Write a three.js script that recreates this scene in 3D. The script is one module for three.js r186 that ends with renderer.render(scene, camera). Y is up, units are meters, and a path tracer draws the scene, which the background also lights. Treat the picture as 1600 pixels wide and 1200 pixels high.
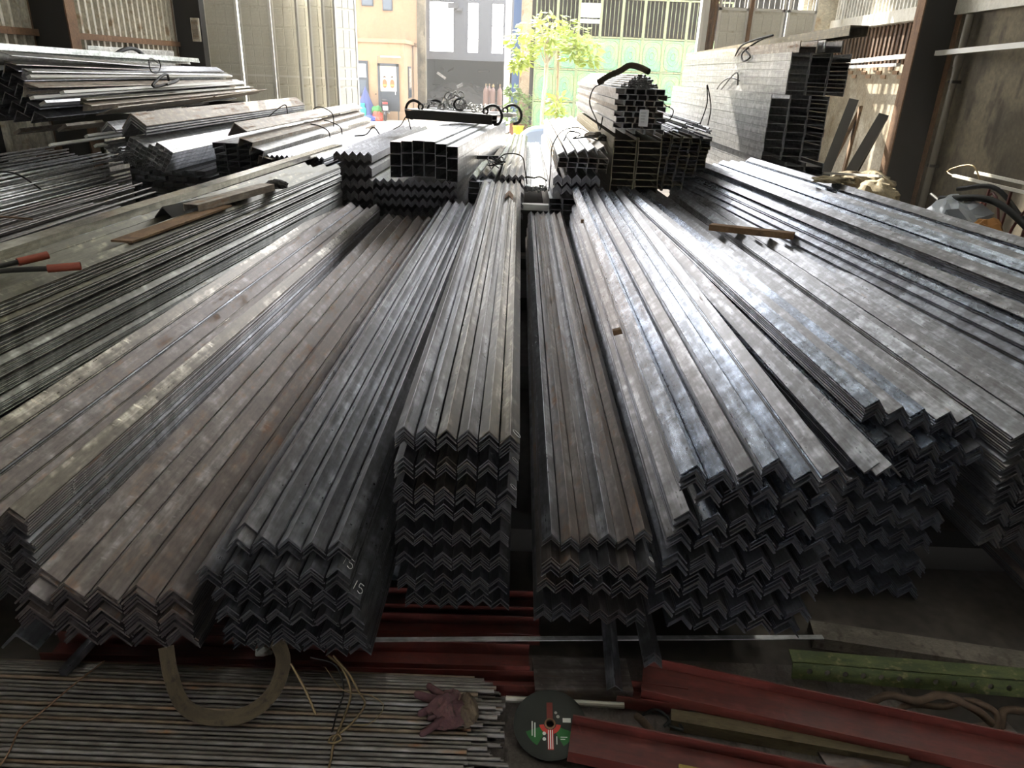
import * as THREE from 'three';
import { mergeGeometries, toCreasedNormals } from 'three/addons/utils/BufferGeometryUtils.js';
import { RoundedBoxGeometry } from 'three/addons/geometries/RoundedBoxGeometry.js';
import { ImprovedNoise } from 'three/addons/math/ImprovedNoise.js';

// ---------------------------------------------------------------- camera, sky, sun, exposure
const SKY = 0.26;
const D2R = Math.PI / 180;
const scene = new THREE.Scene();
const camera = new THREE.PerspectiveCamera(2 * Math.atan(600 / 1130) / D2R, 4 / 3, 0.05, 300);
camera.position.set(0, 2, 0);
camera.rotation.set(-23.3 * D2R, 0, 2.2 * D2R, 'XYZ');
scene.add(camera);

const renderer = new THREE.WebGLRenderer({ antialias: true });
renderer.toneMapping = THREE.LinearToneMapping;
renderer.toneMappingExposure = 2.7;
renderer.shadowMap.enabled = true;

{ // hazy bright tropical sky, warmer and brighter round the sun
  const W = 256, H = 128, a = new Float32Array(W * H * 4);
  const sun = new THREE.Vector3(-0.35, 0.62, -0.85).normalize(), d = new THREE.Vector3();
  for (let j = 0; j < H; j++) for (let i = 0; i < W; i++) {
    const el = ((j + 0.5) / H - 0.5) * Math.PI, az = ((i + 0.5) / W - 0.5) * 2 * Math.PI;
    d.set(Math.cos(el) * Math.cos(az), Math.sin(el), Math.cos(el) * Math.sin(az));
    const t = Math.max(0, Math.sin(el)), g = Math.pow(Math.max(0, d.dot(sun)), 6) * 0.9;
    const k = (j * W + i) * 4, up = Math.pow(t, 0.55);
    a[k] = 2.0 - 0.9 * up + g; a[k + 1] = 1.95 - 0.72 * up + g * 0.95; a[k + 2] = 1.9 - 0.42 * up + g * 0.8; a[k + 3] = 1;
    if (el < 0) { a[k] = 0.6; a[k + 1] = 0.57; a[k + 2] = 0.52; }
  }
  const t = new THREE.DataTexture(a, W, H, THREE.RGBAFormat, THREE.FloatType);
  t.mapping = THREE.EquirectangularReflectionMapping; t.magFilter = THREE.LinearFilter; t.minFilter = THREE.LinearFilter; t.needsUpdate = true;
  scene.background = t; scene.environment = t;
}
scene.backgroundIntensity = 2.2; scene.environmentIntensity = 2.2;
const sunLight = new THREE.DirectionalLight(new THREE.Color(1.0, 0.93, 0.8), 9);
sunLight.position.set(-0.35 * 60, 0.62 * 60, -0.85 * 60 - 12); sunLight.target.position.set(0, 0, -12);
sunLight.castShadow = true; sunLight.shadow.mapSize.set(2048, 2048);
Object.assign(sunLight.shadow.camera, { left: -35, right: 35, top: 35, bottom: -35, near: 1, far: 140 });
scene.add(sunLight, sunLight.target);

// ---------------------------------------------------------------- helpers
function rng(seed) { let s = seed >>> 0; return () => { s = (s + 0x6d2b79f5) >>> 0; let t = Math.imul(s ^ (s >>> 15), 1 | s); t = (t + Math.imul(t ^ (t >>> 7), 61 | t)) ^ t; return ((t ^ (t >>> 14)) >>> 0) / 4294967296; }; }
const R0 = rng(7);
const rr = (a, b, r = R0) => a + (b - a) * r();
const V = (x, y, z) => new THREE.Vector3(x, y, z);
const names = {};
function numbered(n) { const k = names[n] = (names[n] ?? -1) + 1; return k ? n + '_' + String(k).padStart(3, '0') : n; }
function shade(o) { o.traverse(m => { if (m.isMesh) { m.castShadow = true; m.receiveShadow = true; } }); return o; }
function thing(name, label, category, pos = [0, 0, 0], turn = 0, group) {
  const o = new THREE.Group(); o.name = numbered(name); o.position.set(...pos); o.rotation.y = turn; scene.add(o);
  o.userData = { label, category }; if (group) o.userData.group = group; return o;
}
function tag(o, label, category, group) { o.userData = { label, category }; if (group) o.userData.group = group; return o; }
function mesh(name, geo, mat, parent) {
  if (!mat) throw new Error('no material for ' + name);
  const m = new THREE.Mesh(Array.isArray(geo) ? merge(geo) : geo, mat); m.castShadow = m.receiveShadow = true;
  m.name = parent ? name : numbered(name); (parent || scene).add(m); return m;
}
function struct(name, geo, mat, parent) { const m = mesh(name, geo, mat, parent); if (!parent) m.userData.kind = 'structure'; return m; }
function structGroup(name) { const g = new THREE.Group(); g.name = numbered(name); g.userData.kind = 'structure'; scene.add(g); return g; }
function merge(list) {
  return mergeGeometries(list.map(g => { const q = g.index ? g.toNonIndexed() : g; for (const k of Object.keys(q.attributes)) if (!['position', 'normal', 'uv'].includes(k)) q.deleteAttribute(k); return q; }));
}
function uvBox(g) { // uv in metres from the dominant axis
  g = g.index ? g.toNonIndexed() : g; const p = g.attributes.position, n = g.attributes.normal, uv = new Float32Array(p.count * 2);
  for (let i = 0; i < p.count; i++) {
    const ax = Math.abs(n.getX(i)), ay = Math.abs(n.getY(i)), az = Math.abs(n.getZ(i));
    const [u, v] = ax > ay && ax > az ? [p.getZ(i), p.getY(i)] : ay > az ? [p.getX(i), p.getZ(i)] : [p.getX(i), p.getY(i)];
    uv[i * 2] = u; uv[i * 2 + 1] = v;
  }
  g.setAttribute('uv', new THREE.BufferAttribute(uv, 2)); return g;
}
const box = (w, h, d, x = 0, y = 0, z = 0) => uvBox(new THREE.BoxGeometry(w, h, d).translate(x, y, z));
const rbox = (w, h, d, r = 0.01, x = 0, y = 0, z = 0) => uvBox(new RoundedBoxGeometry(w, h, d, 2, r).translate(x, y, z));
const xf = (g, pos = [0, 0, 0], rot = [0, 0, 0], s = 1) => g.clone().applyMatrix4(new THREE.Matrix4().compose(V(...pos), new THREE.Quaternion().setFromEuler(new THREE.Euler(...rot)), Array.isArray(s) ? V(...s) : V(s, s, s)));
function tube(pts, r, seg = 24, rad = 6, closed = false) { return new THREE.TubeGeometry(new THREE.CatmullRomCurve3(pts.map(p => Array.isArray(p) ? V(...p) : p), closed), seg, r, rad, closed); }
function lathe(prof, seg = 20) { return new THREE.LatheGeometry(prof.map(p => new THREE.Vector2(...p)), seg); }
// a profile (counter-clockwise, seen from +z) swept from z = 0 back to z = -L; u runs along the bar, v round the section, both in metres
function bar(poly, L, o = {}) {
  const { hole, u0 = 0, v0 = 0, seg = 1, bend } = o, P = [], U = [];
  const B = (p, z) => bend ? [p[0] + bend(-z)[0], p[1] + bend(-z)[1], z] : [p[0], p[1], z];
  const side = (pl, flip) => {
    let v = v0;
    for (let i = 0; i < pl.length; i++) {
      const a = pl[i], b = pl[(i + 1) % pl.length], w = v + Math.hypot(b[0] - a[0], b[1] - a[1]);
      for (let s = 0; s < seg; s++) {
        const z0 = -L * s / seg, z1 = -L * (s + 1) / seg;
        const q = [[...B(a, z0), u0 - z0, v], [...B(a, z1), u0 - z1, v], [...B(b, z0), u0 - z0, w], [...B(b, z0), u0 - z0, w], [...B(a, z1), u0 - z1, v], [...B(b, z1), u0 - z1, w]];
        const ord = flip ? [0, 2, 1, 3, 5, 4] : [0, 1, 2, 3, 4, 5];
        for (const k of ord) { P.push(q[k][0], q[k][1], q[k][2]); U.push(q[k][3], q[k][4]); }
      }
      v = w;
    }
  };
  side(poly); if (hole) side(hole, true);
  const c = poly.map(p => new THREE.Vector2(...p)), h = hole ? [hole.map(p => new THREE.Vector2(...p)).reverse()] : [];
  const all = c.concat(...h), tris = THREE.ShapeUtils.triangulateShape(c, h);
  for (const t of tris) for (const k of t) { P.push(...B([all[k].x, all[k].y], 0)); U.push(u0 + all[k].x, v0 + all[k].y); }
  for (const t of tris) for (const k of [t[0], t[2], t[1]]) { P.push(...B([all[k].x, all[k].y], -L)); U.push(u0 + all[k].x, v0 + all[k].y); }
  const g = new THREE.BufferGeometry();
  g.setAttribute('position', new THREE.Float32BufferAttribute(P, 3)); g.setAttribute('uv', new THREE.Float32BufferAttribute(U, 2)); g.computeVertexNormals(); return g;
}
const rect = (w, h, x = 0, y = 0) => [[x - w / 2, y - h / 2], [x + w / 2, y - h / 2], [x + w / 2, y + h / 2], [x - w / 2, y + h / 2]];
function angleProf(a, t) { // ridge up, heel at the origin, toes rounded off, root filleted
  const c = t * 0.45, pts = [[0.0007, 0], [a - c, 0], [a, c], [a, t], [t * 1.5, t], [t, t * 1.5], [t, a], [c, a], [0, a - c], [0, 0.0007]], s = Math.SQRT1_2;
  return pts.map(([p, q]) => [(p - q) * s, -(p + q) * s]).reverse();
}
function chanProf(w, h, t) { return [[-w / 2, -h / 2], [-w / 2 + t, -h / 2], [-w / 2 + t, h / 2 - t], [w / 2 - t, h / 2 - t], [w / 2 - t, -h / 2], [w / 2, -h / 2], [w / 2, h / 2], [-w / 2, h / 2]]; } // web up
const C = chanProf;
function beamProf(w, h, tw, tf) { // an I lying on its side: web flat, flanges upright at both ends
  return [[-w / 2, -h / 2], [-w / 2 + tf, -h / 2], [-w / 2 + tf, -tw / 2], [w / 2 - tf, -tw / 2], [w / 2 - tf, -h / 2], [w / 2, -h / 2], [w / 2, h / 2], [w / 2 - tf, h / 2], [w / 2 - tf, tw / 2], [-w / 2 + tf, tw / 2], [-w / 2 + tf, h / 2], [-w / 2, h / 2]];
}
const rot2 = (poly, a) => poly.map(([x, y]) => [x * Math.cos(a) - y * Math.sin(a), x * Math.sin(a) + y * Math.cos(a)]);
function circ(r, n = 8, ph = 0.3) { return Array.from({ length: n }, (_, i) => [r * Math.cos(ph + i / n * 2 * Math.PI), r * Math.sin(ph + i / n * 2 * Math.PI)]); }
function rodGeo(r, L, n = 8, u0 = 0) { const g = new THREE.CylinderGeometry(r, r, L, n, 1).rotateX(Math.PI / 2).translate(0, 0, -L / 2); const uv = g.attributes.uv; for (let i = 0; i < uv.count; i++) uv.setXY(i, u0 + uv.getY(i) * L, uv.getX(i) * r * 6.28); return g; }
const aim = (o, a, b, roll = 0) => { o.position.set(...a); o.quaternion.setFromUnitVectors(V(0, 0, -1), V(b[0] - a[0], b[1] - a[1], b[2] - a[2]).normalize()); if (roll) o.rotateZ(roll); return o; };
const dist = (a, b) => Math.hypot(a[0] - b[0], a[1] - b[1], a[2] - b[2]);
const ORD = 'zeroth first second third fourth fifth sixth seventh eighth ninth tenth eleventh twelfth thirteenth fourteenth fifteenth sixteenth seventeenth eighteenth nineteenth twentieth'.split(' ');
const TEN = { 2: 'twenty', 3: 'thirty', 4: 'forty', 5: 'fifty', 6: 'sixty', 7: 'seventy' };
const ord = n => n <= 20 ? ORD[n] : n % 10 ? TEN[Math.floor(n / 10)] + '-' + ORD[n % 10] : TEN[n / 10].replace(/y$/, 'ieth');

// ---------------------------------------------------------------- textures
const fade = t => t * t * (3 - 2 * t);
function lattice(seed, nx, ny) { const r = rng(seed), a = new Float32Array(nx * ny); for (let i = 0; i < a.length; i++) a[i] = r(); return (x, y) => { const xi = Math.floor(x), yi = Math.floor(y), fx = fade(x - xi), fy = fade(y - yi), m = (p, q) => a[((q % ny + ny) % ny) * nx + ((p % nx + nx) % nx)]; return (m(xi, yi) * (1 - fx) + m(xi + 1, yi) * fx) * (1 - fy) + (m(xi, yi + 1) * (1 - fx) + m(xi + 1, yi + 1) * fx) * fy; }; }
function fbm(seed, nx, ny, oct) { const L = []; for (let i = 0; i < oct; i++) L.push(lattice(seed + i * 17, nx << i, ny << i)); return (u, v) => { let s = 0, w = 0.5, t = 0; L.forEach((f, i) => { s += w * f(u * (nx << i), v * (ny << i)); t += w; w *= 0.55; }); return s / t; }; }
const mix = (a, b, t) => a + (b - a) * t, clamp = (x, a = 0, b = 1) => Math.min(b, Math.max(a, x)), step = (a, b, x) => fade(clamp((x - a) / (b - a)));
function tex(w, h, f, srgb, mx, my) { // f(u, v) -> [r, g, b] 0..255; the picture covers mx by my metres
  const d = new Uint8Array(w * h * 4);
  for (let j = 0; j < h; j++) for (let i = 0; i < w; i++) { const c = f((i + 0.5) / w, (j + 0.5) / h, i, j), k = (j * w + i) * 4; d[k] = clamp(c[0], 0, 255); d[k + 1] = clamp(c[1], 0, 255); d[k + 2] = clamp(c[2], 0, 255); d[k + 3] = c.length > 3 ? c[3] : 255; }
  const t = new THREE.DataTexture(d, w, h); t.wrapS = t.wrapT = THREE.RepeatWrapping; t.magFilter = THREE.LinearFilter; t.minFilter = THREE.LinearMipmapLinearFilter; t.generateMipmaps = true;
  if (srgb) t.colorSpace = THREE.SRGBColorSpace; t.repeat.set(1 / mx, 1 / my); t.needsUpdate = true; return t;
}
// hot-rolled steel: mill scale with long streaks, scuffs across, rust
function steel(o) {
  const { seed = 1, base, light, rust, rustAmt = 0.3, lightAmt = 0.35, chatter = 0, metal = 0.7, rough = 0.42, w = 1024, h = 256 } = o;
  const st = fbm(seed, 6, 24, 3), bl = fbm(seed + 50, 7, 8, 4), ru = fbm(seed + 90, 11, 6, 4), fi = fbm(seed + 130, 128, 32, 2), pt = fbm(seed + 170, 56, 14, 3), sc = lattice(seed + 210, 260, 8), mo = fbm(seed + 250, 54, 4, 4);
  const at = (u, v) => {
    const s = st(u, v), b = bl(u, v), f = fi(u, v), m = mo(u, v), r = step(1 - rustAmt, 1.05 - rustAmt * 0.6, ru(u, v) * 0.55 + m * 0.3 + s * 0.15), l = step(0.82 - lightAmt, 1.12 - lightAmt, b * 0.4 + pt(u, v) * 0.2 + m * 0.3 + s * 0.1);
    const k = step(0.82, 0.95, sc(u * 260 + v * 9, v * 8)) * step(0.45, 0.7, b) * (0.4 + chatter);
    return { s, b, f, r, l, k, m };
  };
  const map = tex(w, h, (u, v) => { const { s, f, r, l, k, m } = at(u, v); return [0, 1, 2].map(i => { let c = mix(base[i], light[i], l); c = mix(c, rust[i], r); c *= 0.72 + 0.22 * s + 0.34 * m + 0.22 * (f - 0.5); return mix(c, Math.max(c, light[i] * 1.25), clamp(k)); }); }, true, 3, 0.24);
  const rm = tex(w, h, (u, v) => { const { s, f, r, l, k, m } = at(u, v); const q = rough * 255 * (0.78 + 0.14 * s + 0.28 * m + 0.24 * (f - 0.5)) + r * 70 - l * 16 - k * 25; return [255, clamp(q, 50, 235), clamp(metal * 255 * (1 - 0.65 * r), 0, 255)]; }, false, 3, 0.24);
  return new THREE.MeshStandardMaterial({ map, roughnessMap: rm, metalnessMap: rm, roughness: 1, metalness: 1 });
}
const tint = (m, r, g = r, b = r) => { const c = m.clone(); c.color.setRGB(r, g, b); return c; };
const plain = (hex, rough = 0.7, metal = 0, o = {}) => new THREE.MeshStandardMaterial({ color: hex, roughness: rough, metalness: metal, ...o });
function rough2(seed, c1, c2, c3, mx, my, n = 6, size = 512, rough = 0.85, grain = 0.28) {
  const a = fbm(seed, n, n, 5), b = fbm(seed + 40, n * 5, n * 2, 3), g = fbm(seed + 80, 90, 90, 2), s = fbm(seed + 120, n * 3, 2, 3);
  return new THREE.MeshStandardMaterial({ roughness: rough, map: tex(size, size, (u, v) => { const k = a(u, v), q = b(u, v), e = g(u, v), z = s(u, v); return [0, 1, 2].map(i => mix(mix(c1[i], c2[i], step(0.35, 0.65, k)), c3[i], step(0.55, 0.78, q * 0.5 + z * 0.5)) * (1 - grain / 2 + grain * e)); }, true, mx, my) });
}
const M = {};
M.mill = steel({ seed: 11, base: [106, 106, 110], light: [150, 153, 160], rust: [112, 92, 78], rustAmt: 0.36, lightAmt: 0.4, rough: 0.35, metal: 0.8 });
M.brown = steel({ seed: 23, base: [108, 100, 96], light: [140, 137, 136], rust: [112, 86, 68], rustAmt: 0.48, lightAmt: 0.34, rough: 0.42, metal: 0.7 });
M.chat = steel({ seed: 31, base: [104, 98, 90], light: [168, 162, 150], rust: [106, 90, 74], rustAmt: 0.34, lightAmt: 0.38, chatter: 0.6, rough: 0.34, metal: 0.8 });
M.blue = steel({ seed: 43, base: [94, 99, 109], light: [146, 155, 170], rust: [112, 96, 82], rustAmt: 0.27, lightAmt: 0.45, chatter: 0.15, rough: 0.31, metal: 0.85 });
M.olive = steel({ seed: 57, base: [88, 85, 72], light: [134, 130, 112], rust: [96, 86, 66], rustAmt: 0.4, lightAmt: 0.32, chatter: 0.3, rough: 0.42, metal: 0.75 });
M.galv = steel({ seed: 61, base: [176, 176, 176], light: [205, 205, 205], rust: [160, 140, 118], rustAmt: 0.22, lightAmt: 0.5, rough: 0.42, metal: 0.6 });
M.strap = rough2(149, [62, 53, 38], [76, 66, 48], [46, 38, 28], 0.3, 0.1, 6, 256, 0.95);
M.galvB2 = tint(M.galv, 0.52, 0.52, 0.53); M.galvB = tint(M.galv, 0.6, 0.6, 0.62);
M.tan = steel({ seed: 73, base: [150, 140, 128], light: [182, 174, 164], rust: [124, 98, 80], rustAmt: 0.46, lightAmt: 0.35, rough: 0.55, metal: 0.4 });
M.rod = steel({ seed: 83, base: [116, 109, 102], light: [142, 138, 134], rust: [128, 88, 58], rustAmt: 0.36, lightAmt: 0.4, rough: 0.45, metal: 0.55 });
M.rodG = tint(M.rod, 0.72, 0.72, 0.74); M.rodR = tint(M.rod, 0.95, 0.78, 0.62);
M.red = steel({ seed: 97, base: [92, 40, 34], light: [104, 52, 46], rust: [66, 38, 30], rustAmt: 0.3, lightAmt: 0.3, rough: 0.5, metal: 0.0 });
M.concrete = rough2(3, [76, 68, 52], [108, 98, 78], [54, 47, 34], 3.4, 3.4, 5, 1024);
M.floor = rough2(13, [66, 60, 55], [82, 75, 68], [52, 46, 42], 3, 3, 8, 1024);
M.yard = rough2(19, [168, 156, 136], [178, 166, 148], [150, 138, 120], 6, 6);
M.ochre = rough2(29, [148, 120, 90], [154, 126, 96], [138, 111, 83], 5, 5, 4, 512, 0.85, 0.08);
M.wood = rough2(37, [112, 86, 60], [130, 102, 74], [90, 68, 48], 1, 0.3, 5, 256);
M.dark = plain(0x2b2926, 0.8); M.black = plain(0x141414, 0.6); M.wire = plain(0x1d1b19, 0.55, 0.5); M.brass = plain(0x8a7858, 0.45, 0.7);
M.cream = rough2(47, [206, 202, 190], [216, 212, 200], [186, 178, 158], 2, 2, 5, 512, 0.6, 0.1);
M.white = plain(0xe6e4de, 0.6); M.paper = plain(0xdfe0e4, 0.8);

const wireOf = (name, label, pts, rad, m = M.wire, cat = 'wire', seg = 60) => tag(mesh(name, tube(pts, rad, seg, 6), m), label, cat);

// ---------------------------------------------------------------- the warehouse shell
const up = g => g.rotateX(Math.PI / 2); // a swept bar stood upright: profile x stays x, profile y becomes z
struct('floor', box(14.4, 0.3, 22, -0.25, -0.15, -6), M.floor);
struct('yard_ground', box(90, 0.3, 110, 0, -0.152, -25), M.yard);
function corrugated(z0, z1, y0, y1, inward, pitch = 0.19, depth = 0.07, thick = 0.05) { // profile in (x, z), ribs facing the room
  const p = [], n = Math.round((z1 - z0) / pitch);
  for (let i = 0; i < n; i++) { const z = z0 + i * pitch; p.push([0, z], [0, z + pitch * 0.4], [depth * inward, z + pitch * 0.55], [depth * inward, z + pitch * 0.85]); }
  p.push([0, z0 + n * pitch], [-thick * inward, z0 + n * pitch], [-thick * inward, z0]);
  const poly = inward > 0 ? p.reverse() : p;
  return up(bar(poly, y1 - y0)).translate(0, y0, 0);
}
M.clad = rough2(53, [178, 172, 156], [194, 188, 172], [140, 118, 92], 3, 1.5, 6, 512, 0.6);
M.rust = rough2(59, [118, 88, 62], [134, 102, 74], [96, 66, 46], 1.2, 1.2, 5, 256, 0.8);
struct('wall_left', corrugated(-17.2, 4.2, 0, 8.1, 1).translate(-7, 0, 0), M.clad);
for (const y of [0.7, 2.28, 3.9, 5.5]) struct('trim_1', box(0.07, 0.09, 21, -6.93, y, -6.6), M.rust);
function column(x, z, s, fm = M.rust) { const name = 'steel_column'; // I column against a side wall; s points into the room
  const g = structGroup(name);
  struct('flange', box(0.02, 8, 0.24, x, 4, z), fm, g); struct('web', box(0.56, 8, 0.014, x - s * 0.29, 4, z), M.dark, g); struct('flange', box(0.02, 8, 0.24, x - s * 0.57, 4, z), M.rust, g);
  return g;
}
for (const z of [-15.9, -11.3, -6.8, -2.3]) column(-6.4, z, 1, z < -12 ? M.dark : M.rust);
for (const z of [-12.3, -7.6, -2.9]) column(5.92, z, -1);
{ // right wall: stained concrete below, sheet cladding above, a vent of rusty slats in the far bay
  const w = structGroup('wall_right');
  struct('concrete_panel', box(0.3, 3.05, 16.4, 6.65, 1.525, -4.1), M.concrete, w);
  struct('concrete_panel', box(0.3, 2.36, 4.9, 6.65, 1.18, -14.75), M.cream2 = rough2(71, [150, 138, 116], [176, 166, 146], [118, 100, 74], 2.5, 2.5), w);
  for (let i = 0; i < 30; i++) struct('slat', box(0.03, 0.66, 0.07, 6.56, 2.69, -17.1 + i * 0.163), M.slat ||= tint(M.rust, 0.55), w);
  struct('backing_sheet', box(0.03, 0.68, 4.9, 6.75, 2.7, -14.75), M.dark, w);
  struct('ledge', box(0.34, 0.2, 21.3, 6.6, 3.13, -6.55), M.cream, w);
  struct('cladding', corrugated(-17.2, 4.2, 3.2, 8.1, -1, 0.14, 0.045).translate(6.55, 0, 0), M.cladLight = rough2(63, [214, 212, 204], [224, 222, 214], [196, 190, 176], 3, 1.5, 6, 256, 0.6), w);
  for (let i = 0; i < 16; i++) struct('brick', box(0.06, 0.06, 0.19, 6.51, 2.3 - (i % 3) * 0.07, -16.6 + i * 0.21 + rr(-0.02, 0.02)), M.ochreBrick ||= rough2(79, [150, 120, 92], [164, 134, 104], [120, 92, 70], 0.6, 0.6, 5, 128), w);
}
{ const w = structGroup('wall_front');
  struct('upper_panel', box(14.4, 1.7, 0.2, -0.25, 7.35, -17.1), M.clad, w);
  struct('side_panel', box(0.5, 6.6, 0.2, -6.85, 3.3, -17.25), M.clad, w); struct('head_panel', box(3.5, 1.5, 0.12, -5.05, 5.95, -17.1), M.clad, w); struct('head_panel', box(2.3, 1.5, 0.12, 4.85, 5.95, -17.1), M.clad, w);
  struct('side_panel', box(0.95, 6.6, 0.2, 6.25, 3.3, -17.25), M.clad, w);
}
struct('wall_back', [box(6.2, 8.3, 0.25, -4.375, 4.1, 4.2), box(6.2, 8.3, 0.25, 3.875, 4.1, 4.2), box(2.1, 5.9, 0.25, -0.25, 5.3, 4.2)], M.concrete);
{ const r = structGroup('ceiling'), strips = [-4.6, -1.2, 2.2, 5.0], edges = [-7.3, ...strips.flatMap(s => [s - SKY, s + SKY]), 6.9];
  for (let i = 0; i < edges.length; i += 2) struct('roof_sheet', box(edges[i + 1] - edges[i], 0.12, 21.8, (edges[i] + edges[i + 1]) / 2, 8.2, -6.4), M.roof ||= plain(0x8d8c88, 0.6), r);
  M.frp = new THREE.MeshPhysicalMaterial({ color: 0xf2f2ec, roughness: 1, transmission: 0.75, thickness: 0 });
  for (const s of strips) struct('skylight', box(SKY * 2, 0.01, 21.8, s, 8.2, -6.4), M.frp, r);
}

// ---------------------------------------------------------------- folding gate leaves either side of the opening
const leafCell = rbox(0.185, 0.33, 0.014, 0.006), leafBar = box(0.014, 1.1, 0.014);
function gateLeaf(name, label, x, z, turn, w, y0, y1, cols, m, group) {
  const t = thing(name, label, 'gate', [x, 0, z], turn, group), h = 5.2;
  const f = m.frame;
  mesh('frame', [box(0.05, h, 0.05, 0.025, h / 2 + 0.05, 0), box(0.05, h, 0.05, w - 0.025, h / 2 + 0.05, 0), box(w, 0.05, 0.05, w / 2, 0.08, 0), box(w, 0.05, 0.05, w / 2, 3.36, 0), box(w, 0.05, 0.05, w / 2, h, 0), box(w, 0.04, 0.045, w / 2, 1.75, 0)], f, t);
  mesh('sheet', box(w - 0.06, 3.26, 0.012, w / 2, 1.72, 0), m.sheet, t);
  const cw = (w - 0.1) / cols;
  for (let r = 0; r * 0.37 + y0 < y1; r++) for (let c = 0; c < cols; c++) { const p = mesh('panel', leafCell, m.sheet, t); p.scale.x = (cw - 0.012) / 0.185; p.position.set(0.05 + (c + 0.5) * cw, y0 + r * 0.37 + 0.18, 0.008); }
  for (let i = 0; i < 5; i++) { const b = mesh('grille_bar', leafBar, f, t); b.position.set(0.05 + (i + 0.5) * (w - 0.1) / 5, 4.25, 0); b.scale.y = 1.55; }
  return t;
}
const greyLeaf = { frame: M.white, sheet: M.greySheet = rough2(101, [212, 209, 198], [220, 217, 206], [190, 182, 162], 2, 2, 4, 512, 0.55, 0.08) };
const gl = [['leaf half hidden by the wall column', -6.75, -16.85, 0, 0.72], ['wide leaf beside the half-hidden leaf', -6.0, -16.85, 0.05, 0.66], ['wide leaf with a white edge at the folded ones', -5.32, -16.85, -0.04, 0.68]];
gl.forEach(([s, x, z, a, w]) => gateLeaf('gate_leaf', 'grey pressed-steel gate ' + s, x, z, a, w, 0.85, 3.3, 3, greyLeaf, 'folded gate leaves at the warehouse opening'));
[['first', -4.62, -16.2], ['second', -4.36, -16.2], ['third', -4.1, -16.25], ['outermost', -3.88, -16.3]].forEach(([s, x, z]) => gateLeaf('gate_leaf', s + ' of the narrow folded cream gate leaves left of the ochre house', x, z, 1.13, 0.7, 0.85, 3.3, 3, greyLeaf, 'folded gate leaves at the warehouse opening'));
[['beside the rusty post, nearest the opening', 3.98, 0.62], ['between two rusty posts behind the beam stack', 4.66, 0.68], ['next to the light cladding', 5.4, 0.6]].forEach(([s, x, w]) => gateLeaf('gate_leaf', 'grey gate leaf ' + s, x, -16.85, 0, w, 2.2, 3.3, 3, greyLeaf, 'folded gate leaves at the warehouse opening'));
mesh('gate_post', [rbox(0.12, 6.4, 0.16, 0.01, 3.72, 3.2, -16.9), rbox(0.06, 6.4, 0.2, 0.01, 3.62, 3.2, -16.8)], M.white).userData = { label: 'white steel gate post at the far edge of the opening, beside a rusty one', category: 'post' };
tag(mesh('gate_post', [rbox(0.16, 6.4, 0.1, 0.01, 3.88, 3.2, -16.9), rbox(0.03, 6.4, 0.16, 0.01, 3.88, 3.2, -16.8)], M.rust), 'rust-streaked brown gate post beside the white post', 'post');
tag(mesh('gate_post', [rbox(0.07, 6.4, 0.1, 0.01, 4.63, 3.2, -16.8)], M.rust), 'thin rusty gate post between two grey gate leaves', 'post');
{ const t = thing('junction_box', 'small pale electrical box on the dark wall column', 'box', [-6.5, 2.35, -15.85]); mesh('box_body', rbox(0.16, 0.42, 0.1, 0.01, 0, 0.2, 0.06), M.cream, t); mesh('cover', rbox(0.12, 0.34, 0.02, 0.005, 0, 0.2, 0.115), M.tan, t); }
tag(mesh('metal_sheet', [rbox(0.01, 2.13, 2.9, 0.004, -6.55, 1.08, -13.3)].map(g => g), M.galv), 'pale galvanised sheet leaning on the corrugated wall beside the rusty column', 'sheet');

// ---------------------------------------------------------------- along the right wall
tag(aim(mesh('steel_rail', bar(rect(0.06, 0.07), 6.0), M.white), [6.3, 2.56, -9.6], [6.33, 2.42, -15.6]), 'bright white steel bar lying along the concrete wall across the column', 'bar');
tag(aim(mesh('steel_rail', bar(chanProf(0.07, 0.05, 0.006), 3.6), M.white), [6.2, 2.34, -13.2], [6.2, 2.3, -16.8]), 'short white channel under the long white bar at the rusty vent', 'bar');
{ const t = thing('drain_pipe', 'grey vertical drain pipe beside the dark column on the concrete wall', 'pipe', [6.38, 0, -11.75]); mesh('pipe', tube([[0, 0.1, 0], [0, 1.2, 0.01], [0, 3.0, 0]], 0.05, 8, 10), M.pipeGrey = plain(0x6d675c, 0.7), t); for (const y of [0.9, 2.1]) mesh('bracket', box(0.13, 0.04, 0.13, 0.02, y, 0), M.dark, t); mesh('socket', tube([[0, 2.3, 0], [0, 2.45, 0]], 0.062, 2, 10), M.pipeGrey, t); }
{ // leaning steel frames and the heap of rags and sacks behind the beam stack
  const A = (a, b, w, d, s, nm = 'leaning_bar') => tag(aim(mesh(nm, bar(chanProf(w, d, 0.012), dist(a, b)), M.dark), a, b), s, 'bar');
  A([5.0, 0.5, -12.4], [5.75, 1.75, -13.6], 0.16, 0.09, 'dark steel channel leaning on the pale wall, nearest the beam stack');
  A([5.05, 0.3, -11.9], [6.0, 1.55, -12.9], 0.16, 0.09, 'dark steel channel leaning across the pale wall toward the rusty column');
  A([5.9, 0.4, -13.4], [6.15, 1.45, -13.2], 0.09, 0.06, 'short dark strut behind the two leaning channels');
  tag(aim(mesh('plank', bar(rect(0.05, 0.2), 1.5), M.wood), [5.2, 0.4, -12.9], [5.95, 1.65, -13.7]), 'brown wooden plank leaning between the dark channels', 'plank');
  tag(aim(mesh('plank', bar(rect(0.04, 0.12), 1.2), M.wood), [5.7, 0.5, -13.3], [5.85, 1.6, -13.5]), 'narrow wooden plank standing behind the leaning channels', 'plank');
}
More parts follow.
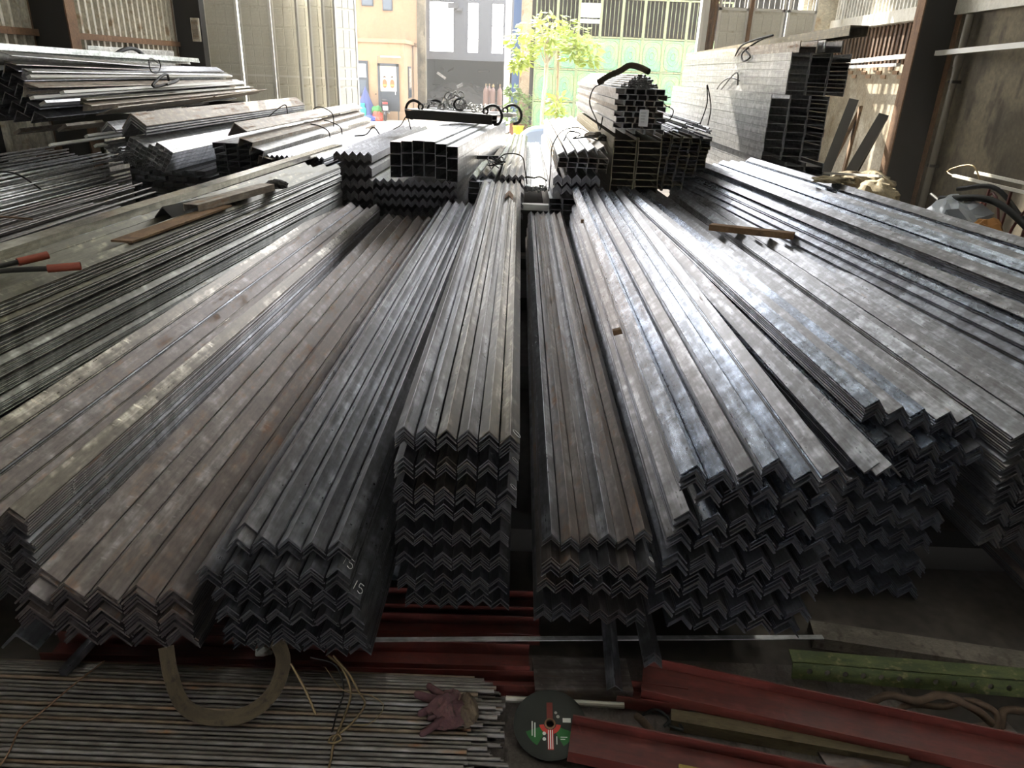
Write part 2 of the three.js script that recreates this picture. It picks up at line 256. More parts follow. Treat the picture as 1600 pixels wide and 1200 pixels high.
function crumple(seed, w, h, d, n = 14) { // a slumped lumpy sheet or sack
  const g = new THREE.SphereGeometry(1, n * 2, n), p = g.attributes.position, ns = new ImprovedNoise(), v = V(0, 0, 0);
  for (let i = 0; i < p.count; i++) { v.fromBufferAttribute(p, i); const k = 1 + 0.35 * ns.noise(v.x * 1.6 + seed, v.y * 1.6, v.z * 1.6) + 0.2 * ns.noise(v.x * 4 + seed, v.y * 4, v.z * 4 + seed); p.setXYZ(i, v.x * k * w, Math.max(-0.35 * h, v.y * k * h), v.z * k * d); }
  g.computeVertexNormals(); return uvBox(toCreasedNormals(g, 0.6));
}
M.sack = rough2(109, [128, 116, 90], [146, 134, 108], [92, 82, 60], 0.8, 0.8, 5, 256); M.plastic = new THREE.MeshStandardMaterial({ color: 0xaab0b8, roughness: 0.25 });
const heap = (seed, w, h, d, x, y, z, m, s, name = 'rag_sack', cat = 'sack') => tag(mesh(name, crumple(seed, w, h, d), m).translateX(x).translateY(y).translateZ(z), s, cat);
heap(1, 0.34, 0.26, 0.4, 5.35, 0.42, -11.2, M.sack, 'olive cloth sack bulging at the top of the rag heap');
heap(4, 0.3, 0.2, 0.34, 4.95, 0.3, -11.4, M.sack, 'crumpled sack at the foot of the leaning channels, beside the beams');
heap(8, 0.36, 0.2, 0.3, 5.45, 0.16, -10.6, M.sack, 'flat brown sack in front of the bulging one at the rusty column');
heap(12, 0.28, 0.24, 0.3, 5.1, 0.15, -10.7, tint(M.sack, 0.7, 0.66, 0.6), 'dark rag lying low in front of the rag heap');
heap(101, 0.3, 0.2, 0.36, 5.6, 0.55, -11.9, M.sack, 'folded olive sack slumped against the rusty column');
heap(102, 0.26, 0.16, 0.3, 4.8, 0.5, -11.6, tint(M.sack, 0.8, 0.76, 0.7), 'brown rag hanging over the edge of the heap next to the beams', 'rag', 'rag');
heap(103, 0.3, 0.14, 0.26, 5.15, 0.62, -11.7, tint(M.sack, 0.6, 0.55, 0.48), 'dark brown rag crumpled between the two leaning channels', 'rag', 'rag');
tag(aim(mesh('plank', bar(rect(0.05, 0.03), 1.5), M.white), [4.6, 0.95, -9.6], [4.4, 0.8, -11.1]), 'narrow pale batten lying behind the tall stack at the rag heap', 'plank');
heap(15, 0.34, 0.3, 0.34, 5.25, 0.5, -8.9, M.plastic, 'shiny crumpled grey plastic bag by the concrete wall behind the bar stack', 'plastic_bag', 'bag');
heap(19, 0.2, 0.2, 0.2, 5.35, 0.45, -8.4, plain(0x9a6a34, 0.8), 'orange-brown rag beside the shiny plastic bag', 'rag', 'rag');
[[5.2, 0.75, -9.2, 5.75, 0.5, -8.0], [5.5, 0.85, -9.4, 5.9, 0.62, -8.6], [5.4, 0.5, -8.3, 5.3, 0.75, -9.6]].forEach((p, i) => tag(mesh('hose', tube([[p[0], p[1], p[2]], [(p[0] + p[3]) / 2, p[1] + 0.08, (p[2] + p[5]) / 2], [p[3], p[4], p[5]]], 0.04 - i * 0.01, 16, 8), M.black), ['thick black hose curving over the plastic bag', 'black hose arching against the concrete wall above the bag', 'thin black hose behind the plastic bag'][i], 'hose'));
{ // red welded trestle with pale rails on top
  const t = thing('steel_trestle', 'red-painted welded steel frame with pale top rails against the concrete wall', 'frame', [5.75, 0, -7.0]);
  for (const [x, d] of [[0, 0], [0.28, 0.05]]) mesh('rail', bar(rect(0.035, 0.035), 3.2).translate(x, 0.95 + d, 0.2).rotateY(0), M.cream, t);
  for (let i = 0; i < 6; i++) mesh('upright', box(0.025, 0.9, 0.025, 0.02, 0.47, -0.1 - i * 0.42), M.red, t);
  for (let i = 0; i < 3; i++) mesh('arch', tube([[0.05, 0.1, -0.2 - i * 0.8], [0.05, 0.6, -0.32 - i * 0.8], [0.05, 0.85, -0.55 - i * 0.8], [0.05, 0.6, -0.78 - i * 0.8], [0.05, 0.1, -0.9 - i * 0.8]], 0.018, 20, 6), M.red, t);
  mesh('loop', tube([[0, 0.93, -2.9], [0.02, 0.98, -3.2], [0.1, 1.1, -2.8], [0.14, 0.92, -2.6]], 0.01, 20, 6), M.brass, t);
}

// ---------------------------------------------------------------- across the yard: ochre house, dark shed, green gate
{ const h = structGroup('ochre_house');
  struct('lower_wall', box(4.2, 2.95, 4, -6.98, 1.475, -34.02), M.ochre, h); struct('parapet', box(4.4, 0.14, 4.1, -6.98, 2.98, -34), M.ochre, h); struct('plinth', box(4.3, 0.34, 0.12, -6.98, 0.17, -31.98), M.ochre, h);
  struct('upper_wall', box(7, 6, 3, -8.15, 6, -36), tint(M.ochre, 0.86, 0.8, 0.76), h); struct('corner_column', box(0.36, 9, 0.4, -4.48, 4.5, -34.6), M.concrete, h);
  const fr = plain(0x2e3338, 0.6), gm = plain(0x3b4650, 0.2);
  for (const [x, y, w, hh] of [[-5.9, 4.7, 0.42, 0.95], [-6.75, 4.75, 0.5, 0.75]]) { const q = struct('window', box(w, hh, 0.06, x, y, -34.48), fr, h); struct('pane', box(w - 0.08, hh - 0.08, 0.02, x, y, -34.44), gm, q); }
  { const q = struct('window', box(0.5, 1.35, 0.08, -6.6, 1.55, -31.98), fr, h); struct('pane', box(0.36, 0.5, 0.02, -6.6, 1.85, -31.93), M.paper, q); struct('pane', box(0.36, 0.5, 0.02, -6.6, 1.25, -31.93), gm, q); }
  { const q = struct('window', box(0.06, 1.25, 0.75, -4.87, 1.45, -33.4), fr, h); struct('pane', box(0.02, 0.75, 0.6, -4.83, 1.62, -33.4), M.tan, q); struct('pane', box(0.02, 0.3, 0.6, -4.83, 1.02, -33.4), gm, q); }
}
{ const d = structGroup('door_1'), fr = plain(0x2e3338, 0.6);
  struct('door_frame', [box(0.1, 2.0, 0.08, -5.9, 1.15, -31.97), box(0.1, 2.0, 0.08, -5.14, 1.15, -31.97), box(0.86, 0.1, 0.08, -5.52, 2.1, -31.97)], fr, d);
  struct('lower_panel', box(0.68, 0.95, 0.05, -5.52, 0.64, -31.98), fr, d);
  const cv = document.createElement('canvas'); cv.width = 128; cv.height = 192; const c = cv.getContext('2d');
  c.fillStyle = '#cdbfa6'; c.fillRect(0, 0, 128, 192); // two small paper figures in orange dress, and a paper fringe along the bottom
  for (const x of [34, 94]) { c.fillStyle = '#2a2018'; c.beginPath(); c.arc(x, 84, 10, 0, 7); c.fill(); c.fillStyle = '#e8b898'; c.beginPath(); c.arc(x, 96, 10, 0, 7); c.fill(); c.fillStyle = '#c4502a'; c.beginPath(); c.ellipse(x, 134, 19, 34, 0, 0, 7); c.fill(); c.fillStyle = '#e0a040'; c.fillRect(x - 12, 140, 24, 12); }
  c.fillStyle = '#f4f0e8'; c.beginPath(); c.arc(46, 186, 12, 0, 7); c.fill();
  const tx = new THREE.CanvasTexture(cv); tx.colorSpace = THREE.SRGBColorSpace;
  struct('pane', new THREE.PlaneGeometry(0.66, 0.95).translate(-5.52, 1.58, -31.95), new THREE.MeshStandardMaterial({ map: tx, roughness: 0.6 }), d);
  struct('handle', box(0.03, 0.14, 0.05, -5.24, 1.05, -31.93), M.galv, d);
}
{ const t = thing('wall_lamp', 'unlit tube lamp on a pipe above the door of the ochre house', 'lamp', [-5.5, 2.4, -31.9]); mesh('lamp_tube', box(0.8, 0.05, 0.06, 0.1, 0, 0), M.white, t); mesh('conduit', tube([[-0.42, -0.25, 0], [-0.42, 0.02, 0], [-0.3, 0.03, 0], [0.5, 0.02, 0]], 0.014, 12, 6), M.pipeGrey, t); }
{ const s = structGroup('far_shed'), m = plain(0x4a4c50, 0.8), k = plain(0x4a4a4c, 0.9), Z = -38;
  const q = (x0, x1, y0, y1) => struct('wall_panel', box(x1 - x0, y1 - y0, 0.2, (x0 + x1) / 2, (y0 + y1) / 2, Z), m, s);
  q(-4.9, 0.3, 2.45, 2.8); q(-4.9, -4.57, 2.8, 4.9); q(-3.37, -2.76, 2.8, 4.9); q(-2.2, -1.62, 2.8, 4.9); q(-1.02, 0.3, 2.8, 4.9); q(-4.9, 0.3, 4.9, 8);
  struct('back_wall', box(5.6, 2.6, 0.2, -2.3, 1.3, -43.5), k, s); struct('roof_slab', box(5.6, 0.15, 5.6, -2.3, 2.6, -40.9), k, s); struct('side_wall', box(0.2, 2.6, 5.6, -5, 1.3, -40.9), k, s); struct('side_wall', box(0.2, 2.6, 5.6, 0.4, 1.3, -40.9), k, s);
  [[-4.57, -3.37], [-2.76, -2.2], [-1.62, -1.02]].forEach(([a, b], i) => { const w = structGroup('window_' + (i + 1)); struct('window_frame', [box(0.04, 2.1, 0.1, a + 0.02, 3.85, Z), box(0.04, 2.1, 0.1, b - 0.02, 3.85, Z)], m, w); for (const y of [3.38, 3.97, 4.55]) struct('glazing_bar', box(b - a, 0.035, 0.05, (a + b) / 2, y, Z), m, w); if (i) struct('glazing_bar', box(0.02, 2.1, 0.04, (a + b) / 2 - (i > 1 ? 0 : 0.2), 3.85, Z), m, w); });
  tag(mesh('machine_part', [box(0.5, 0.22, 0.2, -3.4, 4.75, -37.8), box(0.25, 0.12, 0.2, -3.1, 4.6, -37.8)], k), 'dark bracket hanging at the corner of the widest shed window', 'bracket');
}
{ // scrap heap, tyres and gas bottles in front of the shed
  const r = rng(77);
  tag(mesh('scrap_heap', crumple(33, 2.2, 0.95, 1.0, 24).translate(-3.0, 0.3, -40), M.dark), 'dark heap of tangled scrap inside the shed', 'scrap').userData.kind = 'stuff';
  for (let i = 0; i < 14; i++) { const x = -4.55 + i * 0.25, y = rr(0.7, 2.1, r), a = [x, y, -39.2 + rr(-0.3, 0.2, r)], b = [x + rr(-0.7, 0.7, r), y + rr(-0.3, 0.3, r), a[2] + rr(-0.3, 0.3, r)]; tag(aim(mesh('scrap_piece', bar(i % 2 ? chanProf(0.12, 0.06, 0.01) : rect(0.2, 0.02), dist(a, b)), i % 5 == 1 ? M.galv : M.dark), a, b, i), `${i % 5 == 1 ? 'pale' : 'dark'} scrap ${i % 2 ? 'channel' : 'plate'} on the shed heap, ${ord(i + 1)} counting from the ochre house`, 'scrap', 'scrap pieces in the shed'); }
  const prof = []; for (let i = 0; i <= 16; i++) { const a = i / 16 * 2 * Math.PI; prof.push([0.33 + 0.1 * Math.cos(a) * (Math.cos(a) > 0 ? 0.95 : 1.1), 0.11 * Math.sin(a)]); }
  const tg = lathe(prof, 28), rub = plain(0x55544f, 0.55);
  function tyre(s, pos, rot) { const t = thing('tyre', s, 'tyre', pos); mesh('casing', xf(tg, [0, 0, 0], rot), rub, t); const tr = []; for (let i = 0; i < 24; i++) { const a = i / 24 * 2 * Math.PI; tr.push(new THREE.BoxGeometry(0.02, 0.17, 0.05).rotateY(-a).translate(0.425 * Math.cos(a), 0, 0.425 * Math.sin(a))); } mesh('tread', xf(merge(tr), [0, 0, 0], rot), M.dark, t); return t; }
  tyre('worn grey tyre standing upright before the scrap heap, facing the yard', [-3.36, 0.44, -37.6], [1.35, 0, 0.35]); tyre('grey tyre standing tilted behind the upright one', [-3.68, 0.42, -37.9], [1.3, 0, 0.8]);
  tyre('grey tyre lying flat, lower of the two beside the upright tyre', [-2.4, 0.12, -37.6], [0.05, 0, 0]); tyre('grey tyre lying on top of the flat one', [-2.3, 0.36, -37.7], [0.14, 0, 0.06]);
  const cy = lathe([[0, 0], [0.115, 0], [0.12, 0.02], [0.12, 1.1], [0.1, 1.2], [0.05, 1.27], [0.035, 1.3], [0.035, 1.36], [0, 1.36]], 18), rust = plain(0x6a5044, 0.6);
  [['nearest the tyres', -1.76, -36.6], ['partly behind the first', -1.62, -37.1], ['in the middle with a brass valve', -1.42, -36.6], ['nearest the white post', -1.1, -36.6]].forEach(([s, x, z], i) => { const t = thing('gas_bottle', 'tall red-brown gas bottle ' + s, 'gas bottle', [x, 0.02, z], 0, 'gas bottles by the shed'); mesh('bottle_body', cy, rust, t); mesh('valve', [lathe([[0, 1.36], [0.025, 1.36], [0.025, 1.45], [0, 1.45]], 8), box(0.08, 0.03, 0.03, 0.03, 1.42, 0)], M.brass, t); if (i == 2) mesh('collar', lathe([[0.05, 1.3], [0.07, 1.34], [0.05, 1.4]], 12), M.brass, t); });
  for (let i = 0; i < 3; i++) tag(mesh('bamboo_stick', tube([[-0.95 + i * 0.08, 0, -35.8], [-0.82 + i * 0.04, 0.7, -36.1], [-0.7, 1.1 - i * 0.1, -36.4]], 0.018, 8, 6), M.tan), ['longest', 'middle', 'shortest'][i] + ' of three pale sticks leaning beside the gas bottles', 'stick');
}
{ // steel pole and coloured wall edge in the middle of the opening
  const t = thing('steel_pole', 'pale steel pole standing between the gas bottles and the tree', 'pole', [-0.58, 0, -27]); mesh('pole', rbox(0.2, 6, 0.2, 0.02, 0, 3, 0), M.white, t); mesh('base_plate', box(0.34, 0.03, 0.34, 0, 0.015, 0), M.pipeGrey, t); mesh('bolt', lathe([[0, 0.03], [0.03, 0.03], [0.03, 0.07], [0, 0.07]], 6).translate(0.12, 0, 0.12), M.dark, t);
  struct('blue_pillar', box(0.26, 6, 0.3, -0.3, 3, -28.2), plain(0x2c466a, 0.6)); struct('brown_pillar', box(0.34, 6, 0.3, 0.02, 3, -26.3), rough2(113, [150, 128, 104], [166, 146, 122], [122, 100, 78], 2, 2, 5, 256));
}
// green gate of embossed panels with bars above
M.green = rough2(127, [104, 146, 116], [128, 152, 108], [146, 124, 68], 1.4, 1.9, 5, 512, 0.6); M.greenFrame = rough2(131, [122, 130, 96], [134, 142, 106], [112, 88, 52], 1, 1, 5, 256, 0.6);
{ const ring = (w, h, r, cut) => { const o = [[-w + cut, -h], [w - cut, -h], [w, -h + cut], [w, h - cut], [w - cut, h], [-w + cut, h], [-w, h - cut], [-w, -h + cut]]; return tube(o.map(p => [p[0], p[1], 0]), r, 40, 5, true); };
  const sheetG = box(0.6, 0.88, 0.012), em = merge([ring(0.25, 0.38, 0.012, 0.08), ring(0.16, 0.26, 0.012, 0.12), ring(0.06, 0.1, 0.014, 0.04)]), barG = box(0.016, 1.0, 0.016);
  const fr = merge([box(0.04, 4.1, 0.05, -0.315, 2.15, 0), box(0.04, 4.1, 0.05, 0.315, 2.15, 0), ...[0.22, 1.2, 2.15, 3.1, 4.18].map(y => box(0.66, 0.045, 0.05, 0, y, 0))]);
  for (let i = 0; i < 9; i++) {
    const t = thing('green_gate_leaf', 'green embossed gate leaf under dark bars, ' + (i ? ord(i + 1) + ' counting from the leafy tree' : 'the one beside the brown pillar'), 'gate', [0.64 + i * 0.67, 0, -25], 0, 'leaves of the green gate');
    mesh('frame', fr, M.greenFrame, t);
    for (const y of [0.71, 1.675, 2.625]) { const p = mesh('panel', sheetG, M.green, t); p.position.y = y; const e = mesh('ornament', em, M.green, p); e.position.z = 0.008; }
    for (let k = 0; k < 4; k++) { const b = mesh('grille_bar', barG, M.greenFrame, t); b.position.set(-0.19 + k * 0.127, 3.64, 0); }
  }
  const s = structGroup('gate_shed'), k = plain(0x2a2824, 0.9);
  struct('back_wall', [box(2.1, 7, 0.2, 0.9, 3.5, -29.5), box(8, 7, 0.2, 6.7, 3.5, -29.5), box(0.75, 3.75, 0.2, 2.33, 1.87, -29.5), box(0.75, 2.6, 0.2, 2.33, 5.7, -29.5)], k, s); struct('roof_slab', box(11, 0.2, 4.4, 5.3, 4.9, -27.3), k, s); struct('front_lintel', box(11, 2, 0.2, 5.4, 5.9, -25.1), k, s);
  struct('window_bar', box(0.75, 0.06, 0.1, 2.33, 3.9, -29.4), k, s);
}
// tree, bush, bucket, potted plant
function leafShape(l, w) { const g = new THREE.BufferGeometry(); const p = [0, 0, 0, -w, -0.06 * l, l * 0.4, 0, -0.02 * l, l * 0.45, w, -0.06 * l, l * 0.4, 0, -0.22 * l, l]; g.setAttribute('position', new THREE.Float32BufferAttribute(p, 3)); g.setIndex([0, 1, 2, 0, 2, 3, 1, 4, 2, 2, 4, 3]); g.setAttribute('uv', new THREE.Float32BufferAttribute([0.5, 0, 0, 0.4, 0.5, 0.45, 1, 0.4, 0.5, 1], 2)); g.computeVertexNormals(); return g.toNonIndexed(); }
M.leaf = new THREE.MeshPhysicalMaterial({ color: 0xa6b448, roughness: 0.6, transmission: 0.4, thickness: 0 }); M.leaf2 = new THREE.MeshPhysicalMaterial({ color: 0x6a8038, roughness: 0.7, transmission: 0.3, thickness: 0 }); M.bark = rough2(137, [176, 164, 140], [190, 180, 158], [140, 124, 98], 0.5, 0.5, 5, 128);
function foliage(spots, per, l, w, seed) { const r = rng(seed), out = [], b = leafShape(l, w); for (const [x, y, z, R] of spots) for (let i = 0; i < per; i++) { const a = r() * 6.283, e = rr(-0.5, 0.6, r), d = R * Math.cbrt(r()); out.push(xf(b, [x + d * Math.cos(a), y + R * 0.7 * rr(-1, 1, r), z + d * Math.sin(a)], [0.5 + e, a + Math.PI / 2 + rr(-0.8, 0.8, r), rr(-0.5, 0.5, r)], rr(0.7, 1.25, r))); } return merge(out); }
{ const t = thing('yard_tree', 'slim bright-green tree with drooping leaves before the green gate', 'tree', [0.6, 0, -22]);
  mesh('trunk', tube([[0, 0, 0], [-0.03, 1, 0], [0.02, 2, 0], [0, 2.95, 0]], 0.055, 16, 8), M.bark, t);
  for (const [x, y, z] of [[-0.6, 3.0, 0.1], [0.7, 2.9, 0], [0.2, 3.3, -0.3], [-0.2, 3.2, 0.4], [1.0, 2.7, 0.1]]) mesh('branch', tube([[0, 2.2, 0], [x * 0.4, 2.7, z * 0.5], [x, y, z]], 0.018, 8, 5), M.bark, t);
  const f = mesh('foliage', foliage([[-0.75, 2.75, 0, 0.3], [-0.45, 3.0, 0.1, 0.4], [-0.6, 2.4, 0.1, 0.24], [0, 3.2, 0, 0.42], [0.4, 3.15, -0.1, 0.4], [0.75, 2.95, 0, 0.4], [1.1, 2.7, 0.1, 0.3], [1.2, 2.4, 0, 0.2], [0.75, 2.55, 0.2, 0.24], [-0.8, 2.2, 0, 0.16], [0.1, 2.75, 0.3, 0.3]], 60, 0.26, 0.05, 5), M.leaf, t); f.userData.kind = 'stuff';
}
{ const t = thing('sapling', 'thin brown sapling with a few leaves beside the slim tree', 'tree', [0.95, 0, -22.1]); mesh('trunk', tube([[0, 0, 0], [0.02, 1.2, 0], [-0.02, 2.6, 0]], 0.04, 10, 6), tint(M.bark, 0.75, 0.66, 0.55), t); mesh('foliage', foliage([[0, 1.35, 0.1, 0.2], [0, 1.0, 0.1, 0.16], [0, 1.1, 0.1, 0.2]], 26, 0.24, 0.045, 9), M.leaf, t).userData.kind = 'stuff'; }
{ const t = thing('bush', 'rounded green and yellow bush in a planter beside the pale pole', 'bush', [0.05, 0, -25.6]); t.scale.set(1.15, 1.25, 1.15); mesh('foliage', foliage([[-0.2, 0.85, 0, 0.35], [0.2, 0.9, 0, 0.35], [0.4, 0.75, 0.1, 0.3], [-0.3, 0.5, 0.1, 0.25], [0.6, 0.35, 0.1, 0.25], [0.2, 0.4, 0, 0.3], [-0.35, 1.15, 0, 0.16], [0.5, 0.15, 0.3, 0.3]], 90, 0.16, 0.03, 12), M.leaf2, t).userData.kind = 'stuff'; mesh('planter', [box(0.7, 0.35, 0.4, -0.05, 0.18, -0.1)], plain(0x7a4a34, 0.8), t); }
{ const t = thing('bucket', 'yellow plastic bucket at the foot of the pale pole', 'bucket', [-0.12, 0, -24.9]); mesh('bucket_body', lathe([[0, 0.01], [0.13, 0.01], [0.17, 0.38], [0.18, 0.38], [0.185, 0.41], [0.16, 0.41], [0.125, 0.03], [0, 0.03]], 20), plain(0xf0d010, 0.5), t); mesh('handle', tube([[-0.18, 0.38, 0], [-0.12, 0.3, 0.16], [0, 0.26, 0.19], [0.12, 0.3, 0.16], [0.18, 0.38, 0]], 0.006, 14, 5), M.wire, t); }
{ // car front corner beyond the gap between the stacks
  const t = thing('car', 'silver-blue car nose parked in the yard beside the bar stack', 'car', [0.95, 0, -18.9], -0.35), paint = new THREE.MeshPhysicalMaterial({ color: 0x9fb2d0, roughness: 0.3, metalness: 0.3, clearcoat: 1 });
  const s = new THREE.Shape(); s.moveTo(-0.95, 0.2); s.lineTo(-0.98, 0.42); s.quadraticCurveTo(-0.95, 0.58, -0.7, 0.66); s.lineTo(0.2, 0.8); s.lineTo(0.9, 1.25); s.lineTo(2.0, 1.3); s.lineTo(2.6, 0.9); s.lineTo(3.1, 0.85); s.lineTo(3.1, 0.3); s.lineTo(2.6, 0.22); s.absarc(2.25, 0.3, 0.36, 0, Math.PI, false); s.lineTo(0.36, 0.22); s.absarc(0, 0.3, 0.36, 0, Math.PI, false); s.lineTo(-0.36, 0.2); s.closePath();
  mesh('car_body', uvBox(new THREE.ExtrudeGeometry(s, { depth: 1.3, bevelEnabled: true, bevelSize: 0.12, bevelThickness: 0.16, bevelSegments: 3, curveSegments: 10 }).translate(0, 0, -1.3)), paint, t);
  const wg = merge([xf(lathe([[0, -0.09], [0.24, -0.09], [0.31, -0.05], [0.31, 0.05], [0.24, 0.09], [0, 0.09]], 24), [0, 0, 0], [Math.PI / 2, 0, 0])]);
  for (const [x, z] of [[0, 0.05], [2.25, 0.05], [0, -1.36], [2.25, -1.36]]) { const w = mesh('wheel', wg, M.black, t); w.position.set(x, 0.31, z); mesh('hub', xf(lathe([[0, -0.1], [0.17, -0.1], [0.17, 0.1], [0, 0.1]], 12), [0, 0, 0], [Math.PI / 2, 0, 0]), M.galv, w); }
  mesh('headlight', rbox(0.12, 0.13, 0.3, 0.04, -0.9, 0.55, -0.05), M.plastic, t); mesh('bumper', rbox(0.2, 0.18, 1.5, 0.06, -0.95, 0.3, -0.65), M.plastic, t); mesh('windscreen', xf(box(0.9, 0.02, 1.2), [0.52, 1.06, -0.65], [0, 0, 0.57]), M.black, t);
}
{ // things round the house door
  const t = thing('gas_tank', 'squat turquoise gas cylinder beside the blue tarpaulin', 'gas cylinder', [-6.5, 0, -31.2]); mesh('tank_body', lathe([[0, 0.03], [0.15, 0.03], [0.17, 0.08], [0.17, 0.42], [0.12, 0.5], [0, 0.52]], 20), M.turq = plain(0x2fb58a, 0.5), t); mesh('collar', lathe([[0.11, 0.5], [0.12, 0.64], [0.1, 0.64], [0.1, 0.5]], 14), M.turq, t); mesh('foot_ring', lathe([[0.13, 0], [0.15, 0], [0.15, 0.06], [0.13, 0.06]], 16), M.turq, t);
  const c = new THREE.ConeGeometry(0.5, 1.3, 22, 8), p = c.attributes.position; for (let i = 0; i < p.count; i++) { const a = Math.atan2(p.getZ(i), p.getX(i)), k = 1 + 0.16 * Math.sin(a * 7) * (0.65 - p.getY(i)); p.setXYZ(i, p.getX(i) * k, p.getY(i), p.getZ(i) * k); } c.computeVertexNormals();
  tag(mesh('tarpaulin', uvBox(c).translate(-6.4, 0.65, -31.55), plain(0x3c4468, 0.8)), 'dark blue tarpaulin draped in a tall cone against the ochre house', 'tarpaulin');
  heap(41, 0.26, 0.14, 0.2, -6.15, 0.06, -31.0, plain(0x3a4a9a, 0.7), 'crumpled blue cloth on the ground between the gas cylinder and the motorbike', 'cloth', 'cloth');
  heap(44, 0.2, 0.24, 0.18, -5.85, 0.1, -31.1, plain(0xd8432c, 0.6), 'red plastic bag on the ground beside the motorbike', 'plastic_bag', 'bag');
  heap(47, 0.22, 0.2, 0.16, -5.95, 0.35, -31.4, plain(0x3f7a3c, 0.7), 'green bag behind the red plastic bag', 'plastic_bag', 'bag');
  tag(mesh('steel_peg', rbox(0.04, 0.55, 0.04, 0.005, -5.1, 0.28, -31.7), M.dark), 'thin dark steel peg standing at the corner of the ochre house', 'peg');
  heap(51, 0.3, 0.16, 0.24, -4.4, 0.05, -33.2, M.sack, 'pale rags on the ground at the side of the ochre house', 'rag', 'rag');
}
{ // motorbike, seen from behind
  const t = thing('motorbike', 'black motorbike with red tail lamp parked at the door of the ochre house', 'motorbike', [-5.58, 0, -31.3], 0.22), k = M.black;
  const wh = xf(lathe([[0.2, -0.03], [0.26, -0.05], [0.29, 0], [0.26, 0.05], [0.2, 0.03], [0.2, -0.03]], 24), [0, 0, 0], [0, 0, Math.PI / 2]);
  for (const z of [0.1, -1.15]) { const w = mesh('wheel', wh, k, t); w.position.set(0, 0.29, z); mesh('hub', [xf(lathe([[0, -0.05], [0.05, -0.05], [0.05, 0.05], [0, 0.05]], 10), [0, 0, 0], [0, 0, Math.PI / 2]), ...[0, 1, 2, 3, 4].map(i => xf(box(0.015, 0.4, 0.015), [0, 0, 0], [i * 0.628, 0, 0]))], M.galv, w); }
  mesh('body', [rbox(0.22, 0.28, 0.8, 0.08, 0, 0.55, -0.4), rbox(0.2, 0.3, 0.3, 0.07, 0, 0.62, -0.95)], plain(0x241a1a, 0.35), t); mesh('seat', rbox(0.24, 0.1, 0.7, 0.05, 0, 0.76, -0.2), k, t); mesh('rear_mudguard', rbox(0.14, 0.3, 0.1, 0.03, 0, 0.5, 0.3), k, t);
  mesh('tail_lamp', rbox(0.2, 0.08, 0.06, 0.02, 0, 0.68, 0.2), plain(0xb8302a, 0.3), t); mesh('number_plate', rbox(0.2, 0.15, 0.015, 0.004, 0, 0.5, 0.37), M.white, t);
  mesh('handlebar', tube([[-0.34, 0.98, -0.75], [-0.2, 0.98, -0.9], [0, 0.95, -0.95], [0.2, 0.98, -0.9], [0.34, 0.98, -0.75]], 0.014, 20, 6), k, t); for (const s of [-1, 1]) { const m = mesh('mirror', tube([[s * 0.2, 0.98, -0.9], [s * 0.26, 1.12, -0.9]], 0.008, 4, 5), k, t); mesh('mirror_glass', rbox(0.1, 0.07, 0.02, 0.01, s * 0.27, 1.14, -0.89), M.galv, m); }
  mesh('fork', [tube([[-0.08, 0.29, -1.15], [-0.08, 0.9, -0.95]], 0.02, 4, 6), tube([[0.08, 0.29, -1.15], [0.08, 0.9, -0.95]], 0.02, 4, 6)], M.galv, t); mesh('exhaust', tube([[0.14, 0.3, -0.6], [0.15, 0.3, -0.1], [0.16, 0.38, 0.25]], 0.04, 8, 8), M.galv, t);
}

